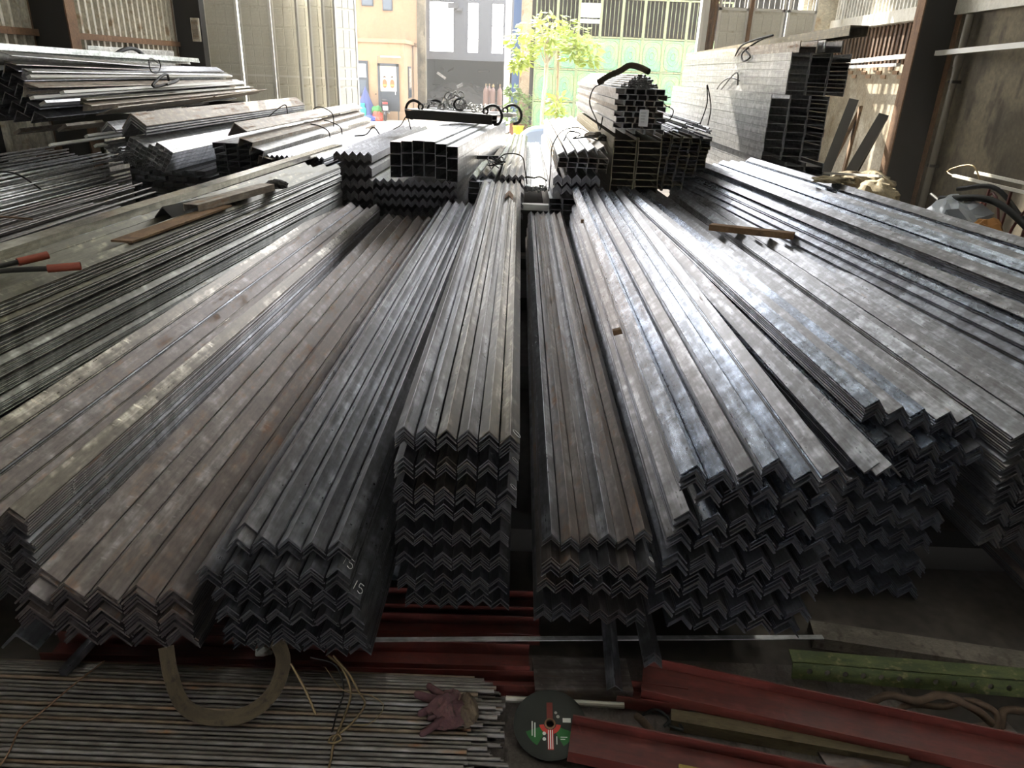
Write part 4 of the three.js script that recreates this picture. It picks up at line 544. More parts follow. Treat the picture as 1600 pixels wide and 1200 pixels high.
tag(aim(mesh('steel_beam', bar(I(0.2, 0.12), 6), M.galvD), [3.42, 2.39, -8.9], [3.4, 2.39, -14.9]), 'pale beam lying in the middle on the top bundle of the tall beam stack', 'beam');
tag(aim(mesh('steel_beam', bar(C(0.2, 0.1, 0.01), 6.6), M.edge), [3.5, 2.53, -8.5], [3.3, 2.42, -15.1]), 'long dark channel topping the tall beam stack, jutting toward the camera', 'beam');
wireOf('tie_wire', 'tangled black tie wires lying on top of the tall beam stack', [[3.05, 2.3, -11.6], [3.02, 2.45, -11.2], [3.1, 2.52, -10.8], [3.2, 2.56, -10.4], [3.15, 2.5, -10.9], [3.0, 2.36, -11.0], [2.97, 2.25, -10.8], [3.0, 2.3, -10.6], [2.98, 2.38, -10.8]], 0.012);
wireOf('tie_wire', 'looped black wire hanging on the pale side of the tall beam stack', [[3.02, 2.0, -11.0], [2.98, 2.04, -11.4], [2.96, 1.92, -11.9], [2.96, 1.7, -12.2], [2.96, 1.85, -11.8], [2.97, 2.1, -11.0], [2.97, 1.95, -10.9]], 0.01);
wireOf('tie_wire', 'thin black wire looping between the dark grid stack and the pale beams', [[2.15, 1.5, -9.3], [2.2, 1.75, -9.3], [2.17, 1.95, -9.3], [2.24, 1.7, -9.25], [2.22, 1.5, -9.2]], 0.007);
wireOf('tie_wire', 'curly thin wire standing on the right of the tall mixed stack', [[1.6, 1.5, -9.0], [1.72, 1.56, -9.0], [1.75, 1.66, -9.0], [1.64, 1.72, -9.0], [1.62, 1.78, -9.0], [1.7, 1.8, -9.0]], 0.006);
wireOf('tie_wire', 'black wire looping down the pale side of the tall mixed stack', [[0.98, 1.92, -9.6], [0.88, 1.85, -9.8], [0.85, 1.7, -9.9], [0.92, 1.5, -9.6], [0.95, 1.4, -9.3], [0.96, 1.55, -9.2]], 0.008);
wireOf('tie_wire', 'long black wire arching over the channel pile beside the bright pipes', [[0.34, 0.75, -8.6], [0.36, 1.0, -8.9], [0.38, 1.2, -9.2], [0.5, 1.36, -9.4], [0.68, 1.4, -9.5], [0.85, 1.35, -9.2]], 0.007);
wireOf('tie_wire', 'tangled black wire lying on the channel pile', [[0.5, 1.28, -9.0], [0.6, 1.36, -9.4], [0.72, 1.34, -9.3], [0.62, 1.3, -9.1], [0.78, 1.33, -9.0], [0.9, 1.3, -8.9]], 0.008);
{ const t = thing('rag_roll', 'tan rolled rag tied with black cord on the channel pile', 'rag', [0.86, 1.33, -9.2]); mesh('roll', xf(crumple(87, 0.06, 0.05, 0.16), [0, 0, 0], [0, -0.6, 0]), M.tan, t); mesh('tie', xf(crumple(89, 0.055, 0.055, 0.05), [0.1, -0.02, 0.15], [0, 0, 0]), M.dark, t); }
wireOf('tie_wire', 'black wire looping round the ribbed stack behind the centre one', [[-0.35, 0.9, -9.2], [-0.2, 1.06, -9.4], [0.0, 1.05, -9.4], [0.06, 0.9, -9.2], [0.09, 0.75, -9.1]], 0.008);
{ const t = thing('wire_bundle', 'ragged knot of black wire and a bar on the ribbed pair beside the tubes', 'wire', [-0.3, 0.97, -8.8]); for (let i = 0; i < 8; i++) mesh('strand', tube([[rr(-0.1, 0.1, r4), 0, rr(-0.5, 0.1, r4)], [rr(-0.12, 0.12, r4), 0.08 * r4(), rr(-0.6, 0, r4)], [rr(-0.1, 0.1, r4), 0.03, rr(-0.4, 0.1, r4)], [rr(-0.1, 0.1, r4), 0.1 * r4(), rr(-0.5, 0, r4)]], 0.008, 20, 5), M.black, t); mesh('short_bar', aim(new THREE.Mesh(), [0, 0, 0], [1, 0, 0]) && xf(bar(rect(0.05, 0.04), 0.4), [0.02, 0.06, -0.5], [0, 1.9, 0]), M.black, t); }
wireOf('tie_wire', 'black wire tangled over the near end of the bright thin pipes', [[0.02, 0.74, -9.7], [0.1, 0.77, -9.6], [0.18, 0.75, -9.7], [0.26, 0.78, -9.6], [0.34, 0.75, -9.5]], 0.012);

// ---- left side of the second row: mixed bars, tubes set cornerwise, channels
tag(aim(mesh('angle_bar', bar(angleProf(0.17, 0.012), 6), M.tan), [-3.3, 1.36, -8.75], [-3.2, 1.36, -14.7], 0.22), 'large brown-topped angle bar lying highest beside the cornerwise tubes', 'angle bar');
[['top', -3.14, 1.14, 0.12], ['middle', -3.03, 1.05, 0.12], ['lowest', -2.95, 0.95, 0.12]].forEach(([s, x, y], i) => tag(aim(mesh('steel_channel', bar(rot2(C(0.16, 0.1, 0.008), -0.3), 6), [M.tan, M.galvD, M.tan][i]), [x, y, -8.6 - i * 0.02], [x + 0.06, y + 0.02, -14.6]), `${s} of three brown-lilac channels stepped on the pile below the big angle bar`, 'channel', 'three stepped channels'));
cellStack({ name: 'steel_channel', cat: 'channel', key: 'm', profs: [C(0.135, 0.064, 0.006)], x: -3.3, y: 1.1, z: -8.75, cols: 4, rows: 13, pw: 0.14, ph: 0.066, step: 0.006, mats: [M.mill, M.mill2], what: 'dark channel in the shadowed pile under the big angle', jz: 0.03, skip: (r, i) => r < 3 && i > 2 });
{ const q = 0.05, a = -0.55; for (let r = 0; r < 5; r++) for (let i = 0; i < 9; i++) { if (r > 2 && i < 3 + r - 2) continue; put('small_square_tube', cached('sq5' + i % 2, () => bar(rect(q, q), 6, { hole: rect(q - 0.006, q - 0.006), u0: (i % 2) * 1.3 })), r > 2 ? M.galvW : M.galvD, [-4.44 + 0.053 * (i * Math.cos(a) - r * Math.sin(a)), 1.06 + 0.053 * (i * Math.sin(a) + r * Math.cos(a)), -8.5 + rr(-0.03, 0.03, r4)], -0.02, a, `small square tube set cornerwise on the left pile, ${ord(r + 1)} row up, ${ord(i + 1)} along`, 'tube', 'small square tubes set cornerwise'); } }
for (let r = 0; r < 5; r++) for (let i = 0; i < 9; i++) put('thin_pipe', cached('tr' + i % 3, () => bar(circ(0.016, 8), 6, { hole: circ(0.013, 8).reverse() })), M.galvD, [-4.84 + i * 0.042 + r * 0.03 + rr(-0.01, 0.01, r4), 1.07 - r * 0.045 + i * -0.014 + rr(-0.01, 0.01, r4), -8.75 + rr(-0.06, 0.06, r4)], -0.02, 0, `thin pipe end beside the cornerwise tubes, ${ord(r + 1)} row, ${ord(i + 1)} across`, 'pipe', 'thin pipes beside the cornerwise tubes');
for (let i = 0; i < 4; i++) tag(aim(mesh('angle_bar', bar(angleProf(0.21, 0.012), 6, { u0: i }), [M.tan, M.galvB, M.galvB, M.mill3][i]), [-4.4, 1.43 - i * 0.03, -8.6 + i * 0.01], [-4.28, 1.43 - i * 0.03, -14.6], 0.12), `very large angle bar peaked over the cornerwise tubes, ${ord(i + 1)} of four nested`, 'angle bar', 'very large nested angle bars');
for (let i = 0; i < 2; i++) tag(aim(mesh('angle_bar', bar(angleProf(0.13, 0.01), 6, { u0: i }), M.galvD), [-4.68, 1.33 - i * 0.022, -8.6], [-4.56, 1.33, -14.6]), `pale angle bar left of the very large ones, ${ord(i + 1)} of two nested`, 'angle bar', 'two pale nested angles');
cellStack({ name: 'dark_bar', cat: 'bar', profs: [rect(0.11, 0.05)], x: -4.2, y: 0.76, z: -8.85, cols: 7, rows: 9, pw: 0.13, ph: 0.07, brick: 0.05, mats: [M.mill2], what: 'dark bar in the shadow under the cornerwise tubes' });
[[-5.15, 1.25, -8.5, 0.14, 'brown flat bar with a slanted end, left of the very large angles', M.tan], [-4.95, 1.16, -8.6, 0.05, 'white narrow bar just below the brown flat bar', M.white], [-5.2, 1.08, -8.3, 0.035, 'white thin bar jutting farthest toward the camera on the left pile', M.white], [-4.92, 1.05, -8.7, 0.05, 'white bar beneath the jutting thin one', M.white], [-4.82, 1.0, -8.8, 0.05, 'lowest white bar beside the thin pipe ends', M.galvW], [-5.6, 1.2, -8.4, 0.1, 'short brown plate end at the far left of the left pile', M.tan]].forEach(([x, y, z, w, s, m]) => tag(aim(mesh('flat_bar', bar(rect(w, 0.03), 6), m), [x, y, z], [x + 0.55, y + 0.06, z - 5.9], 0.5), s, 'bar'));
// the rack of long sections along the left wall
[[-5.35, 2.02, -8.0, -5.6, 1.86, -14.2, 'a', 0.14, M.galvD, 'pale angle bar on the wall rack with a mottled flange, uppermost', 0.5], [-5.3, 1.93, -8.0, -5.5, 1.84, -14.2, 'a', 0.12, M.chat, 'mottled angle bar second from the top of the wall rack', 0.5], [-5.2, 1.86, -8.1, -5.4, 1.8, -14.2, 'a', 0.1, M.galvW, 'bright angle bar third from the top of the wall rack', 0.5], [-5.15, 1.78, -8.1, -5.35, 1.75, -14.3, 'r', 0.05, M.white, 'narrow white bar in the middle of the wall rack', 0.4], [-5.15, 1.73, -8.0, -5.3, 1.7, -14.4, 'a', 0.15, M.tan, 'wide brown angle bar in the middle of the wall rack', 0.5], [-4.95, 1.63, -8.3, -5.2, 1.66, -14.4, 'r', 0.05, M.white, 'white bar crossing low on the wall rack, upper of the pair', 0.3], [-5.1, 1.58, -8.0, -5.15, 1.64, -14.4, 'r', 0.05, M.white, 'white bar crossing low on the wall rack, lower of the pair', 0.3], [-4.82, 1.58, -8.4, -5.05, 1.6, -14.4, 'a', 0.07, M.olive, 'olive angle bar low on the wall rack', 0.5], [-4.8, 1.53, -8.4, -5.0, 1.56, -14.4, 'a', 0.09, M.tan, 'tan angle bar at the bottom of the wall rack', 0.5], [-5.0, 1.53, -8.0, -5.02, 1.53, -9.4, 'r', 0.08, M.galvD, 'short pale bar end low on the wall rack', 0.5]].forEach(([x, y, z, x2, y2, z2, k, w, m, s, roll]) => tag(aim(mesh('rack_bar', bar(k == 'a' ? angleProf(w, 0.01) : rect(w, 0.03), dist([x, y, z], [x2, y2, z2])), m), [x, y, z], [x2, y2, z2], roll), s, 'bar'));
tag(aim(mesh('steel_channel', bar(C(0.18, 0.07, 0.008), 7), tint(M.galv, 1.05, 1.1, 1.05)), [-5.8, 2.06, -7.2], [-5.95, 1.98, -14.1], 0.2), 'long pale greenish channel highest on the wall rack, nearest the wall', 'channel');
tag(aim(mesh('flat_bar', bar(rect(0.28, 0.012), 3.0), M.tan), [-4.66, 1.44, -8.6], [-4.78, 1.46, -11.6], 0.35), 'brown flat plate below the wall rack, nearer of two', 'plate');
tag(aim(mesh('flat_bar', bar(rect(0.26, 0.012), 2.9), M.tan), [-4.8, 1.46, -11.75], [-4.95, 1.5, -14.6], 0.35), 'brown flat plate below the wall rack, farther of two', 'plate');
for (let r = 0; r < 6; r++) for (let i = 0; i < 5; i++) put('rack_bar', cached('rb' + i % 3, () => bar(angleProf(0.14, 0.01), 6, { u0: i })), M.mill, [-6.1 + i * 0.2 + r * 0.03, 1.9 - r * 0.09, -8.05 + rr(-0.05, 0.05, r4)], 0.03, 0.3, `dark-ended angle on the wall rack, ${ord(r + 1)} row, ${ord(i + 1)} from the wall`, 'bar', 'dark-ended rack angles');
for (const z of [-9.2, -13.2]) { const t = thing('rack_stand', z > -10 ? 'dark steel stand under the near part of the wall rack' : 'dark steel stand under the far part of the wall rack', 'stand', [-5.5, 0, z]); for (const x of [-0.9, 0.75]) mesh('leg', rbox(0.1, 1.3, 0.1, 0.01, x, 0.65, 0), M.dark, t); mesh('arm', rbox(1.9, 0.1, 0.1, 0.01, -0.05, 1.33, 0), M.dark, t); }
wireOf('tie_wire', 'tangle of dark straps lying over the wall rack bars, lower one', [[-5.1, 1.72, -11.2], [-5.02, 1.8, -11.0], [-4.95, 1.76, -10.6], [-4.92, 1.66, -10.3], [-4.9, 1.7, -10.9], [-5.0, 1.74, -11.3], [-4.86, 1.68, -10.6]], 0.018);
wireOf('tie_wire', 'black wire loops standing on the wall rack bars, upper one', [[-5.4, 1.94, -11.6], [-5.3, 2.0, -11.2], [-5.2, 1.96, -10.9], [-5.15, 1.85, -10.8], [-5.2, 1.82, -11.1], [-5.28, 1.9, -11.4], [-5.2, 1.98, -11.2]], 0.009);
wireOf('hose', 'black hose arched against the pale sheet behind the wall rack', [[-6.1, 1.98, -11.6], [-6.05, 2.1, -11.9], [-6.05, 2.12, -12.3], [-6.05, 1.96, -12.7]], 0.03, M.black, 'hose');
[['over the large brown-topped angle', [[-3.35, 1.2, -12.2], [-3.3, 1.36, -12.2], [-3.2, 1.39, -12.2], [-3.02, 1.3, -12.2], [-2.98, 1.1, -12.1]]], ['round the stepped channels, nearer', [[-3.1, 1.2, -11.2], [-2.98, 1.18, -11.2], [-2.84, 1.1, -11.2], [-2.82, 0.85, -11.15]]], ['round the stepped channels, farther', [[-3.05, 1.22, -11.8], [-2.95, 1.2, -11.8], [-2.8, 1.12, -11.8], [-2.78, 0.9, -11.75]]], ['over the very large nested angles', [[-4.0, 1.2, -12.0], [-3.85, 1.34, -12.1], [-3.75, 1.4, -12.2], [-3.7, 1.2, -12.1]]], ['bent upright on the pale fine-ribbed bundle', [[-2.5, 1.04, -11.4], [-2.35, 1.06, -11.5], [-2.25, 1.16, -11.6], [-2.15, 1.04, -11.6]]], ['bent upright on the ribbed stack left of the tubes', [[-2.0, 1.12, -11.9], [-1.9, 1.18, -12.0], [-1.82, 1.3, -12.1], [-1.74, 1.12, -12.0]]]].forEach(([s, p]) => wireOf('tie_wire', 'black tie wire ' + s, p, 0.009));
// bundles of thin rods on the far left
function rodHeap(what, m, cx, cy, rad, zf, zn, n, d) { for (let i = 0; i < n; i++) { const a = mix(0.1, 3.05, (i + 0.5) / n) , k = i % 2 ? 1 : 0.93, x = cx - rad * 1.35 * k * Math.cos(a), y = cy + rad * k * Math.sin(a), z = zf + rr(-0.25, 0.25, r4); tag(aim(mesh('thin_rod', cached('hr' + [d, i % 3, zn], () => rodGeo(d, Math.abs(zf - zn) + 0.4, 7, i % 3)), m), [x + rr(-0.03, 0.03, r4), y, zn], [x + rr(-0.05, 0.05, r4), y + rr(-0.015, 0.015, r4), z]), `${what}, ${ord(i + 1)} from the wall side`, 'rod', what); }
  const core = []; for (let i = 0; i < 40; i++) { const a = i * 2.4, q = rad * 0.8 * Math.sqrt((i + 0.5) / 40); core.push(rodGeo(d * 2.4, Math.abs(zf - zn) - 0.1, 6).translate(cx + q * 1.3 * Math.cos(a), Math.max(0.03, cy + q * Math.sin(a)), zn)); } tag(mesh('inner_rods', merge(core), m), 'packed core of the bundle: ' + what, 'rods').userData.kind = 'stuff'; }
rodHeap('pale thin rod of the second bundle from the far wall', M.galvW, -5.35, 0.5, 0.36, -9.3, -3.2, 26, 0.011);
rodHeap('pale thin rod of the bundle nearest the wall', M.galvW, -6.25, 0.5, 0.36, -9.7, -3.6, 22, 0.011);
rodHeap('dull thin rod of the middle bundle', M.rodG, -4.15, 0.42, 0.36, -7.4, -1.6, 30, 0.01);
rodHeap('dark blue thin rod of the bundle beside the olive stack', M.mill2, -3.28, 0.44, 0.3, -7.3, -1.4, 24, 0.011);
wireOf('tie_wire', 'rusty tie wire knotted over the middle rod bundle', [[-4.6, 0.68, -5.6], [-4.4, 0.78, -5.7], [-4.1, 0.8, -5.75], [-3.9, 0.78, -5.8]], 0.008, M.rust);
wireOf('tie_wire', 'black tie wire round the second rod bundle', [[-5.75, 0.7, -7.4], [-5.5, 0.86, -7.5], [-5.2, 0.87, -7.6], [-4.95, 0.72, -7.6]], 0.009);
wireOf('tie_wire', 'dark wire loops on the blue rods beside the olive stack', [[-3.6, 0.66, -6.0], [-3.45, 0.74, -6.1], [-3.3, 0.76, -6.2], [-3.15, 0.76, -6.4], [-3.1, 0.74, -6.2], [-3.2, 0.75, -6.1]], 0.007, M.rust);

// ---------------------------------------------------------------- low in front: rods, red channels, scraps
{ const r = rng(909), N = 34;
  for (let i = 0; i < N; i++) {
    const z = -1.3 - i * 0.0168, y = 0.142 + 0.002 * Math.sin(i * 1.9) - (i > 29 ? (i - 29) * 0.008 : 0), x1 = -0.05 + rr(-0.05, 0.045, r), L = 2.1, m = mesh('steel_rod', geoCache['rod' + i % 5] ||= rodGeo(0.0074, L, 10, (i % 5) * 0.7), [M.rodF = M.rodF || tint(M.rod, 0.85), M.rodG, M.rodR][i % 3 == 0 ? (r() < 0.5 ? 2 : 1) : 0]);
    aim(m, [x1, y, z + rr(-0.0008, 0.0008, r)], [x1 - L, y + rr(-0.0015, 0.0015, r), z + rr(-0.002, 0.002, r)], r() * 6);
    tag(m, `rusty round steel rod, ${ord(i + 1)} from the camera, top of the front bundle`, 'rod', 'rods of the front bundle');
  }
  for (let i = 0; i < 32; i++) { const z = -1.31 - i * 0.0168, y = 0.127, x1 = -0.02 + rr(-0.07, 0.06, r), m = mesh('steel_rod', geoCache['rod' + i % 5], M.rodG); aim(m, [x1, y, z], [x1 - 2.1, y, z], r() * 6); tag(m, `rusty round steel rod, ${ord(i + 1)} from the camera, lower layer of the front bundle`, 'rod', 'rods of the front bundle'); }
  const core = []; for (let j = 0; j < 5; j++) for (let i = 0; i < 31; i++) core.push(rodGeo(0.007, 2.1, 6).rotateY(-Math.PI / 2).translate(-0.03 + rr(-0.06, 0.05, r) - 2.1, 0.112 - j * 0.0155, -1.31 - i * 0.0172 + (j % 2) * 0.008)); 
  tag(mesh('inner_rods', merge(core), M.rodG), 'inner layers of the rusty rod bundle under its top rods', 'rods').userData.kind = 'stuff';
}
wireOf('tie_wire', 'thin rusty tie wire running across the rods near their far-off end', [[-1.33, 0.14, -1.84], [-1.36, 0.158, -1.72], [-1.4, 0.158, -1.6], [-1.42, 0.16, -1.55], [-1.4, 0.158, -1.45], [-1.42, 0.15, -1.33]], 0.0025, M.rust);
{ // looped binding wire
  const t = thing('binding_wire', 'loose loops of pale binding wire knotted over the rods', 'wire', [-0.48, 0.16, -1.62]);
  mesh('strand', tube([[0, 0.0, 0.3], [0, 0.002, 0.15], [-0.005, 0.004, 0.08], [0.005, 0.01, 0.0], [0.01, 0.03, -0.08], [-0.03, 0.07, -0.14], [-0.08, 0.09, -0.17]], 0.0038, 50, 6), M.brass, t);
  mesh('strand', tube([[-0.01, 0.004, 0.07], [0.04, 0.02, 0.02], [0.06, 0.02, -0.05], [0.03, 0.03, -0.09], [0.0, 0.06, -0.12], [-0.06, 0.1, -0.16]], 0.0036, 40, 6), M.brass, t);
  mesh('strand', tube([[-0.02, 0.006, 0.05], [-0.02, 0.01, -0.02], [-0.015, 0.03, -0.09], [-0.05, 0.08, -0.14], [-0.13, 0.1, -0.15]], 0.0026, 40, 6), M.wire, t);
  mesh('knot', tube([[0.01, 0.004, 0.06], [-0.015, 0.012, 0.07], [-0.02, 0.006, 0.085], [0.0, 0.01, 0.09], [0.014, 0.008, 0.075], [0.0, 0.014, 0.062], [-0.012, 0.006, 0.08]], 0.003, 40, 6), M.brass, t);
  wireOf('binding_wire', 'single thin wire looping down from the chalk-marked stack', [[-0.55, 0.27, -1.72], [-0.48, 0.24, -1.66], [-0.4, 0.2, -1.68], [-0.36, 0.18, -1.66], [-0.39, 0.165, -1.61], [-0.46, 0.162, -1.6]], 0.0016, M.brass);
  wireOf('stiff_wire', 'short stiff pale wire sticking out under the chalk-marked stack', [[-0.65, 0.3, -1.7], [-0.6, 0.24, -1.66], [-0.56, 0.18, -1.62]], 0.004, M.brass);
}
{ // webbing strap bent in a loop
  const c = new THREE.CatmullRomCurve3([V(-1.04, 0.3, -1.72), V(-1.03, 0.2, -1.7), V(-0.96, 0.165, -1.62), V(-0.86, 0.165, -1.58), V(-0.76, 0.165, -1.6), V(-0.7, 0.19, -1.66), V(-0.68, 0.26, -1.72), V(-0.71, 0.31, -1.76)]), n = 60, P = [], U = [], I = [];
  for (let i = 0; i <= n; i++) { const p = c.getPoint(i / n), tg = c.getTangent(i / n), n0 = V(0.3, 0.72, 0.62).normalize(), w = tg.clone().cross(n0).normalize().multiplyScalar(0.022), k = w.clone().cross(tg).normalize().multiplyScalar(0.0025); for (const [a, b] of [[-1, -1], [1, -1], [1, 1], [-1, 1]]) { P.push(p.x + w.x * a + k.x * b, p.y + 0.03 + w.y * a + k.y * b, p.z + w.z * a + k.z * b); U.push(i / n * 0.6, (a + 1) / 2 * 0.05 + b * 0.01); } if (i < n) for (let q = 0; q < 4; q++) { const a = i * 4 + q, b = i * 4 + (q + 1) % 4; I.push(a, b, a + 4, b, b + 4, a + 4); } }
  I.push(0, 2, 1, 0, 3, 2, n * 4, n * 4 + 1, n * 4 + 2, n * 4, n * 4 + 2, n * 4 + 3);
  const g = new THREE.BufferGeometry(); g.setAttribute('position', new THREE.Float32BufferAttribute(P, 3)); g.setAttribute('uv', new THREE.Float32BufferAttribute(U, 2)); g.setIndex(I); const h = g.toNonIndexed(); h.computeVertexNormals();
  tag(mesh('webbing_strap', toCreasedNormals(h, 0.7), M.strap), 'worn olive webbing strap curled in a loop on the rods', 'strap');
}
{ // dirty maroon work glove lying palm down, fingers to the left
  const t = thing('work_glove', 'dirty maroon work glove lying on the rod ends', 'glove', [-0.155, 0.163, -1.655], 0.25); t.scale.set(1, 1.1, 1.3);
  const cap = (a, b, ra, rb) => { const g = new THREE.CapsuleGeometry(1, 1, 5, 12); const d = dist(a, b), p = g.attributes.position; for (let i = 0; i < p.count; i++) { const y = p.getY(i), k = clamp(y / 1 + 0.5), r = mix(ra, rb, k), yy = y > 0.5 ? 0.5 * d + (y - 0.5) * r : y < -0.5 ? -0.5 * d + (y + 0.5) * r : y * d; p.setXYZ(i, p.getX(i) * r, yy, p.getZ(i) * r * 0.62); } g.computeVertexNormals(); const q = new THREE.Quaternion().setFromUnitVectors(V(0, 1, 0), V(b[0] - a[0], b[1] - a[1], b[2] - a[2]).normalize()); const roll = new THREE.Matrix4().makeRotationY(0); return uvBox(g.applyMatrix4(roll).applyMatrix4(new THREE.Matrix4().compose(V((a[0] + b[0]) / 2, (a[1] + b[1]) / 2, (a[2] + b[2]) / 2), q, V(1, 1, 1)))); };
  const flat = (g, s) => g.scale(1, s, 1);
  M.glove = rough2(151, [76, 48, 52], [90, 60, 60], [64, 52, 44], 0.12, 0.12, 5, 256, 0.95);
  const palm = crumple(71, 0.062, 0.03, 0.052, 16).translate(0, 0.016, 0);
  mesh('palm', palm, M.glove, t); mesh('cuff', crumple(73, 0.034, 0.026, 0.046, 14).translate(0.052, 0.016, 0.006), M.gloveB = rough2(157, [80, 68, 54], [96, 84, 66], [70, 52, 48], 0.1, 0.1, 5, 128, 0.95), t);
  [[[-0.03, 0.018, -0.03], [-0.09, 0.016, -0.062], 0.015, 0.011], [[-0.04, 0.02, -0.012], [-0.085, 0.014, -0.006], 0.016, 0.013], [[-0.03, 0.018, 0.028], [-0.088, 0.014, 0.05], 0.017, 0.014], [[-0.01, 0.02, -0.036], [-0.05, 0.024, -0.074], 0.014, 0.01], [[-0.035, 0.016, 0.012], [-0.06, 0.022, 0.018], 0.015, 0.012]].forEach(f => mesh('finger', flat(cap(...f), 1), M.glove, t));
}
// pieces under the front ends
const lay = (name, prof, a, b, m, label, cat, roll = 0) => tag(aim(mesh(name, bar(prof, dist(a, b), { u0: a[0], v0: a[2] }), m), a, b, roll), label, cat);

lay('red_channel', rot2(C(0.1, 0.05, 0.005), Math.PI), [0.14, 0.06, -2.3], [-1.6, 0.06, -2.27], M.red, 'dark red channel lying crosswise under the centre stack, farthest in', 'channel');
lay('red_channel', rot2(C(0.1, 0.05, 0.005), Math.PI), [0.14, 0.06, -2.15], [-1.6, 0.06, -2.13], M.red, 'dark red channel lying crosswise under the centre stack, second farthest in', 'channel');
lay('red_channel', rot2(C(0.11, 0.055, 0.005), Math.PI), [0.1, 0.07, -1.985], [-1.6, 0.07, -1.96], M.red, 'dark red channel behind the glove, with a square cut end', 'channel');
lay('red_channel', rot2(C(0.07, 0.05, 0.005), Math.PI), [0.165, 0.055, -1.895], [-1.5, 0.055, -1.86], M.red, 'red channel nearest the rod bundle, ending beside the black cutting disc', 'channel');
lay('steel_strip', rect(0.02, 0.005), [1.2, 0.1, -2.13], [-0.6, 0.1, -2.02], M.galv, 'thin bright steel strip lying across the front of the stacks', 'strip');
lay('brown_channel', C(0.15, 0.075, 0.006), [0.45, 0.045, -1.93], [0.115, 0.045, -1.915], M.brown2, 'brown channel section lying behind the cutting disc', 'channel', Math.PI / 2 * 0);
lay('steel_pipe', circ(0.011, 10), [0.42, 0.05, -1.82], [0.02, 0.05, -1.83], tint(M.brass, 0.45, 0.42, 0.36), 'slim dull brown pipe lying just behind the cutting disc', 'pipe');
lay('angle_offcut', angleProf(0.04, 0.004), [0.385, 0.13, -1.83], [0.395, 0.2, -2.3], M.mill, 'short dark angle sticking out beneath the narrow stack', 'offcut');
lay('red_channel', rot2(C(0.14, 0.05, 0.005), Math.PI * 0.94), [0.49, 0.1, -1.9], [1.8, 0.07, -1.62], M.red, 'long red channel sloping from under the wide stack toward the camera', 'channel');
lay('red_channel', rot2(C(0.13, 0.05, 0.005), Math.PI * 0.95), [0.225, 0.09, -1.65], [1.35, 0.05, -1.46], M.red, 'red channel beside the cutting disc, nearest the camera', 'channel');
lay('red_channel', rot2(C(0.08, 0.05, 0.005), Math.PI), [0.4, 0.055, -1.87], [0.64, 0.055, -1.84], M.red, 'short red channel end poking out under the long sloping one', 'channel');
lay('timber', rect(0.05, 0.045), [0.57, 0.04, -1.78], [1.3, 0.035, -1.66], rough2(163, [84, 74, 54], [100, 89, 66], [68, 58, 42], 1, 0.2, 5, 128), 'squared olive timber under the long red channel', 'timber');
lay('concrete_beam', rect(0.075, 0.06), [-0.01, 0.03, -1.52], [0.95, 0.03, -1.44], M.beamGrey = rough2(167, [100, 93, 84], [116, 108, 98], [78, 71, 62], 0.6, 0.3, 6, 256), 'grey concrete beam across the bottom beside the rod ends', 'beam');
lay('timber', rect(0.07, 0.028), [0.54, 0.095, -1.52], [0.86, 0.085, -1.47], rough2(173, [138, 118, 60], [156, 136, 76], [112, 92, 46], 0.5, 0.2, 5, 128), 'yellow-painted wooden batten lying on the red channel near the camera', 'timber');
lay('timber', rect(0.1, 0.05), [1.2, 0.035, -2.22], [2.25, 0.03, -2.05], M.beamGrey, 'grey-green squared beam under the rusty-ended stack', 'beam');
{ // green perforated angle
  const s = new THREE.Shape(); s.moveTo(0, -0.028); s.lineTo(1.15, -0.028); s.lineTo(1.15, 0.028); s.lineTo(0, 0.028); s.closePath();
  for (let i = 0; i < 17; i++) { const h = new THREE.Path(); h.absarc(0.06 + i * 0.062, 0.002, 0.0105, 0, 2 * Math.PI, true); s.holes.push(h); }
  const g = uvBox(new THREE.ExtrudeGeometry(s, { depth: 0.008, bevelEnabled: false, curveSegments: 6 })), t = thing('perforated_angle', 'green-painted steel angle with a row of round holes', 'angle bar', [1.03, 0.09, -1.97], -0.06);
  M.greenP = rough2(179, [52, 62, 28], [70, 78, 38], [112, 104, 70], 0.5, 0.12, 6, 256, 0.7);
  const p = mesh('face', g, M.greenP, t); p.rotation.x = -0.35; const q = mesh('flange', box(1.15, 0.006, 0.05, 0.575, 0, -0.024), M.greenP, t); q.position.set(0, 0.026, -0.013); q.rotation.x = 0.2;
}
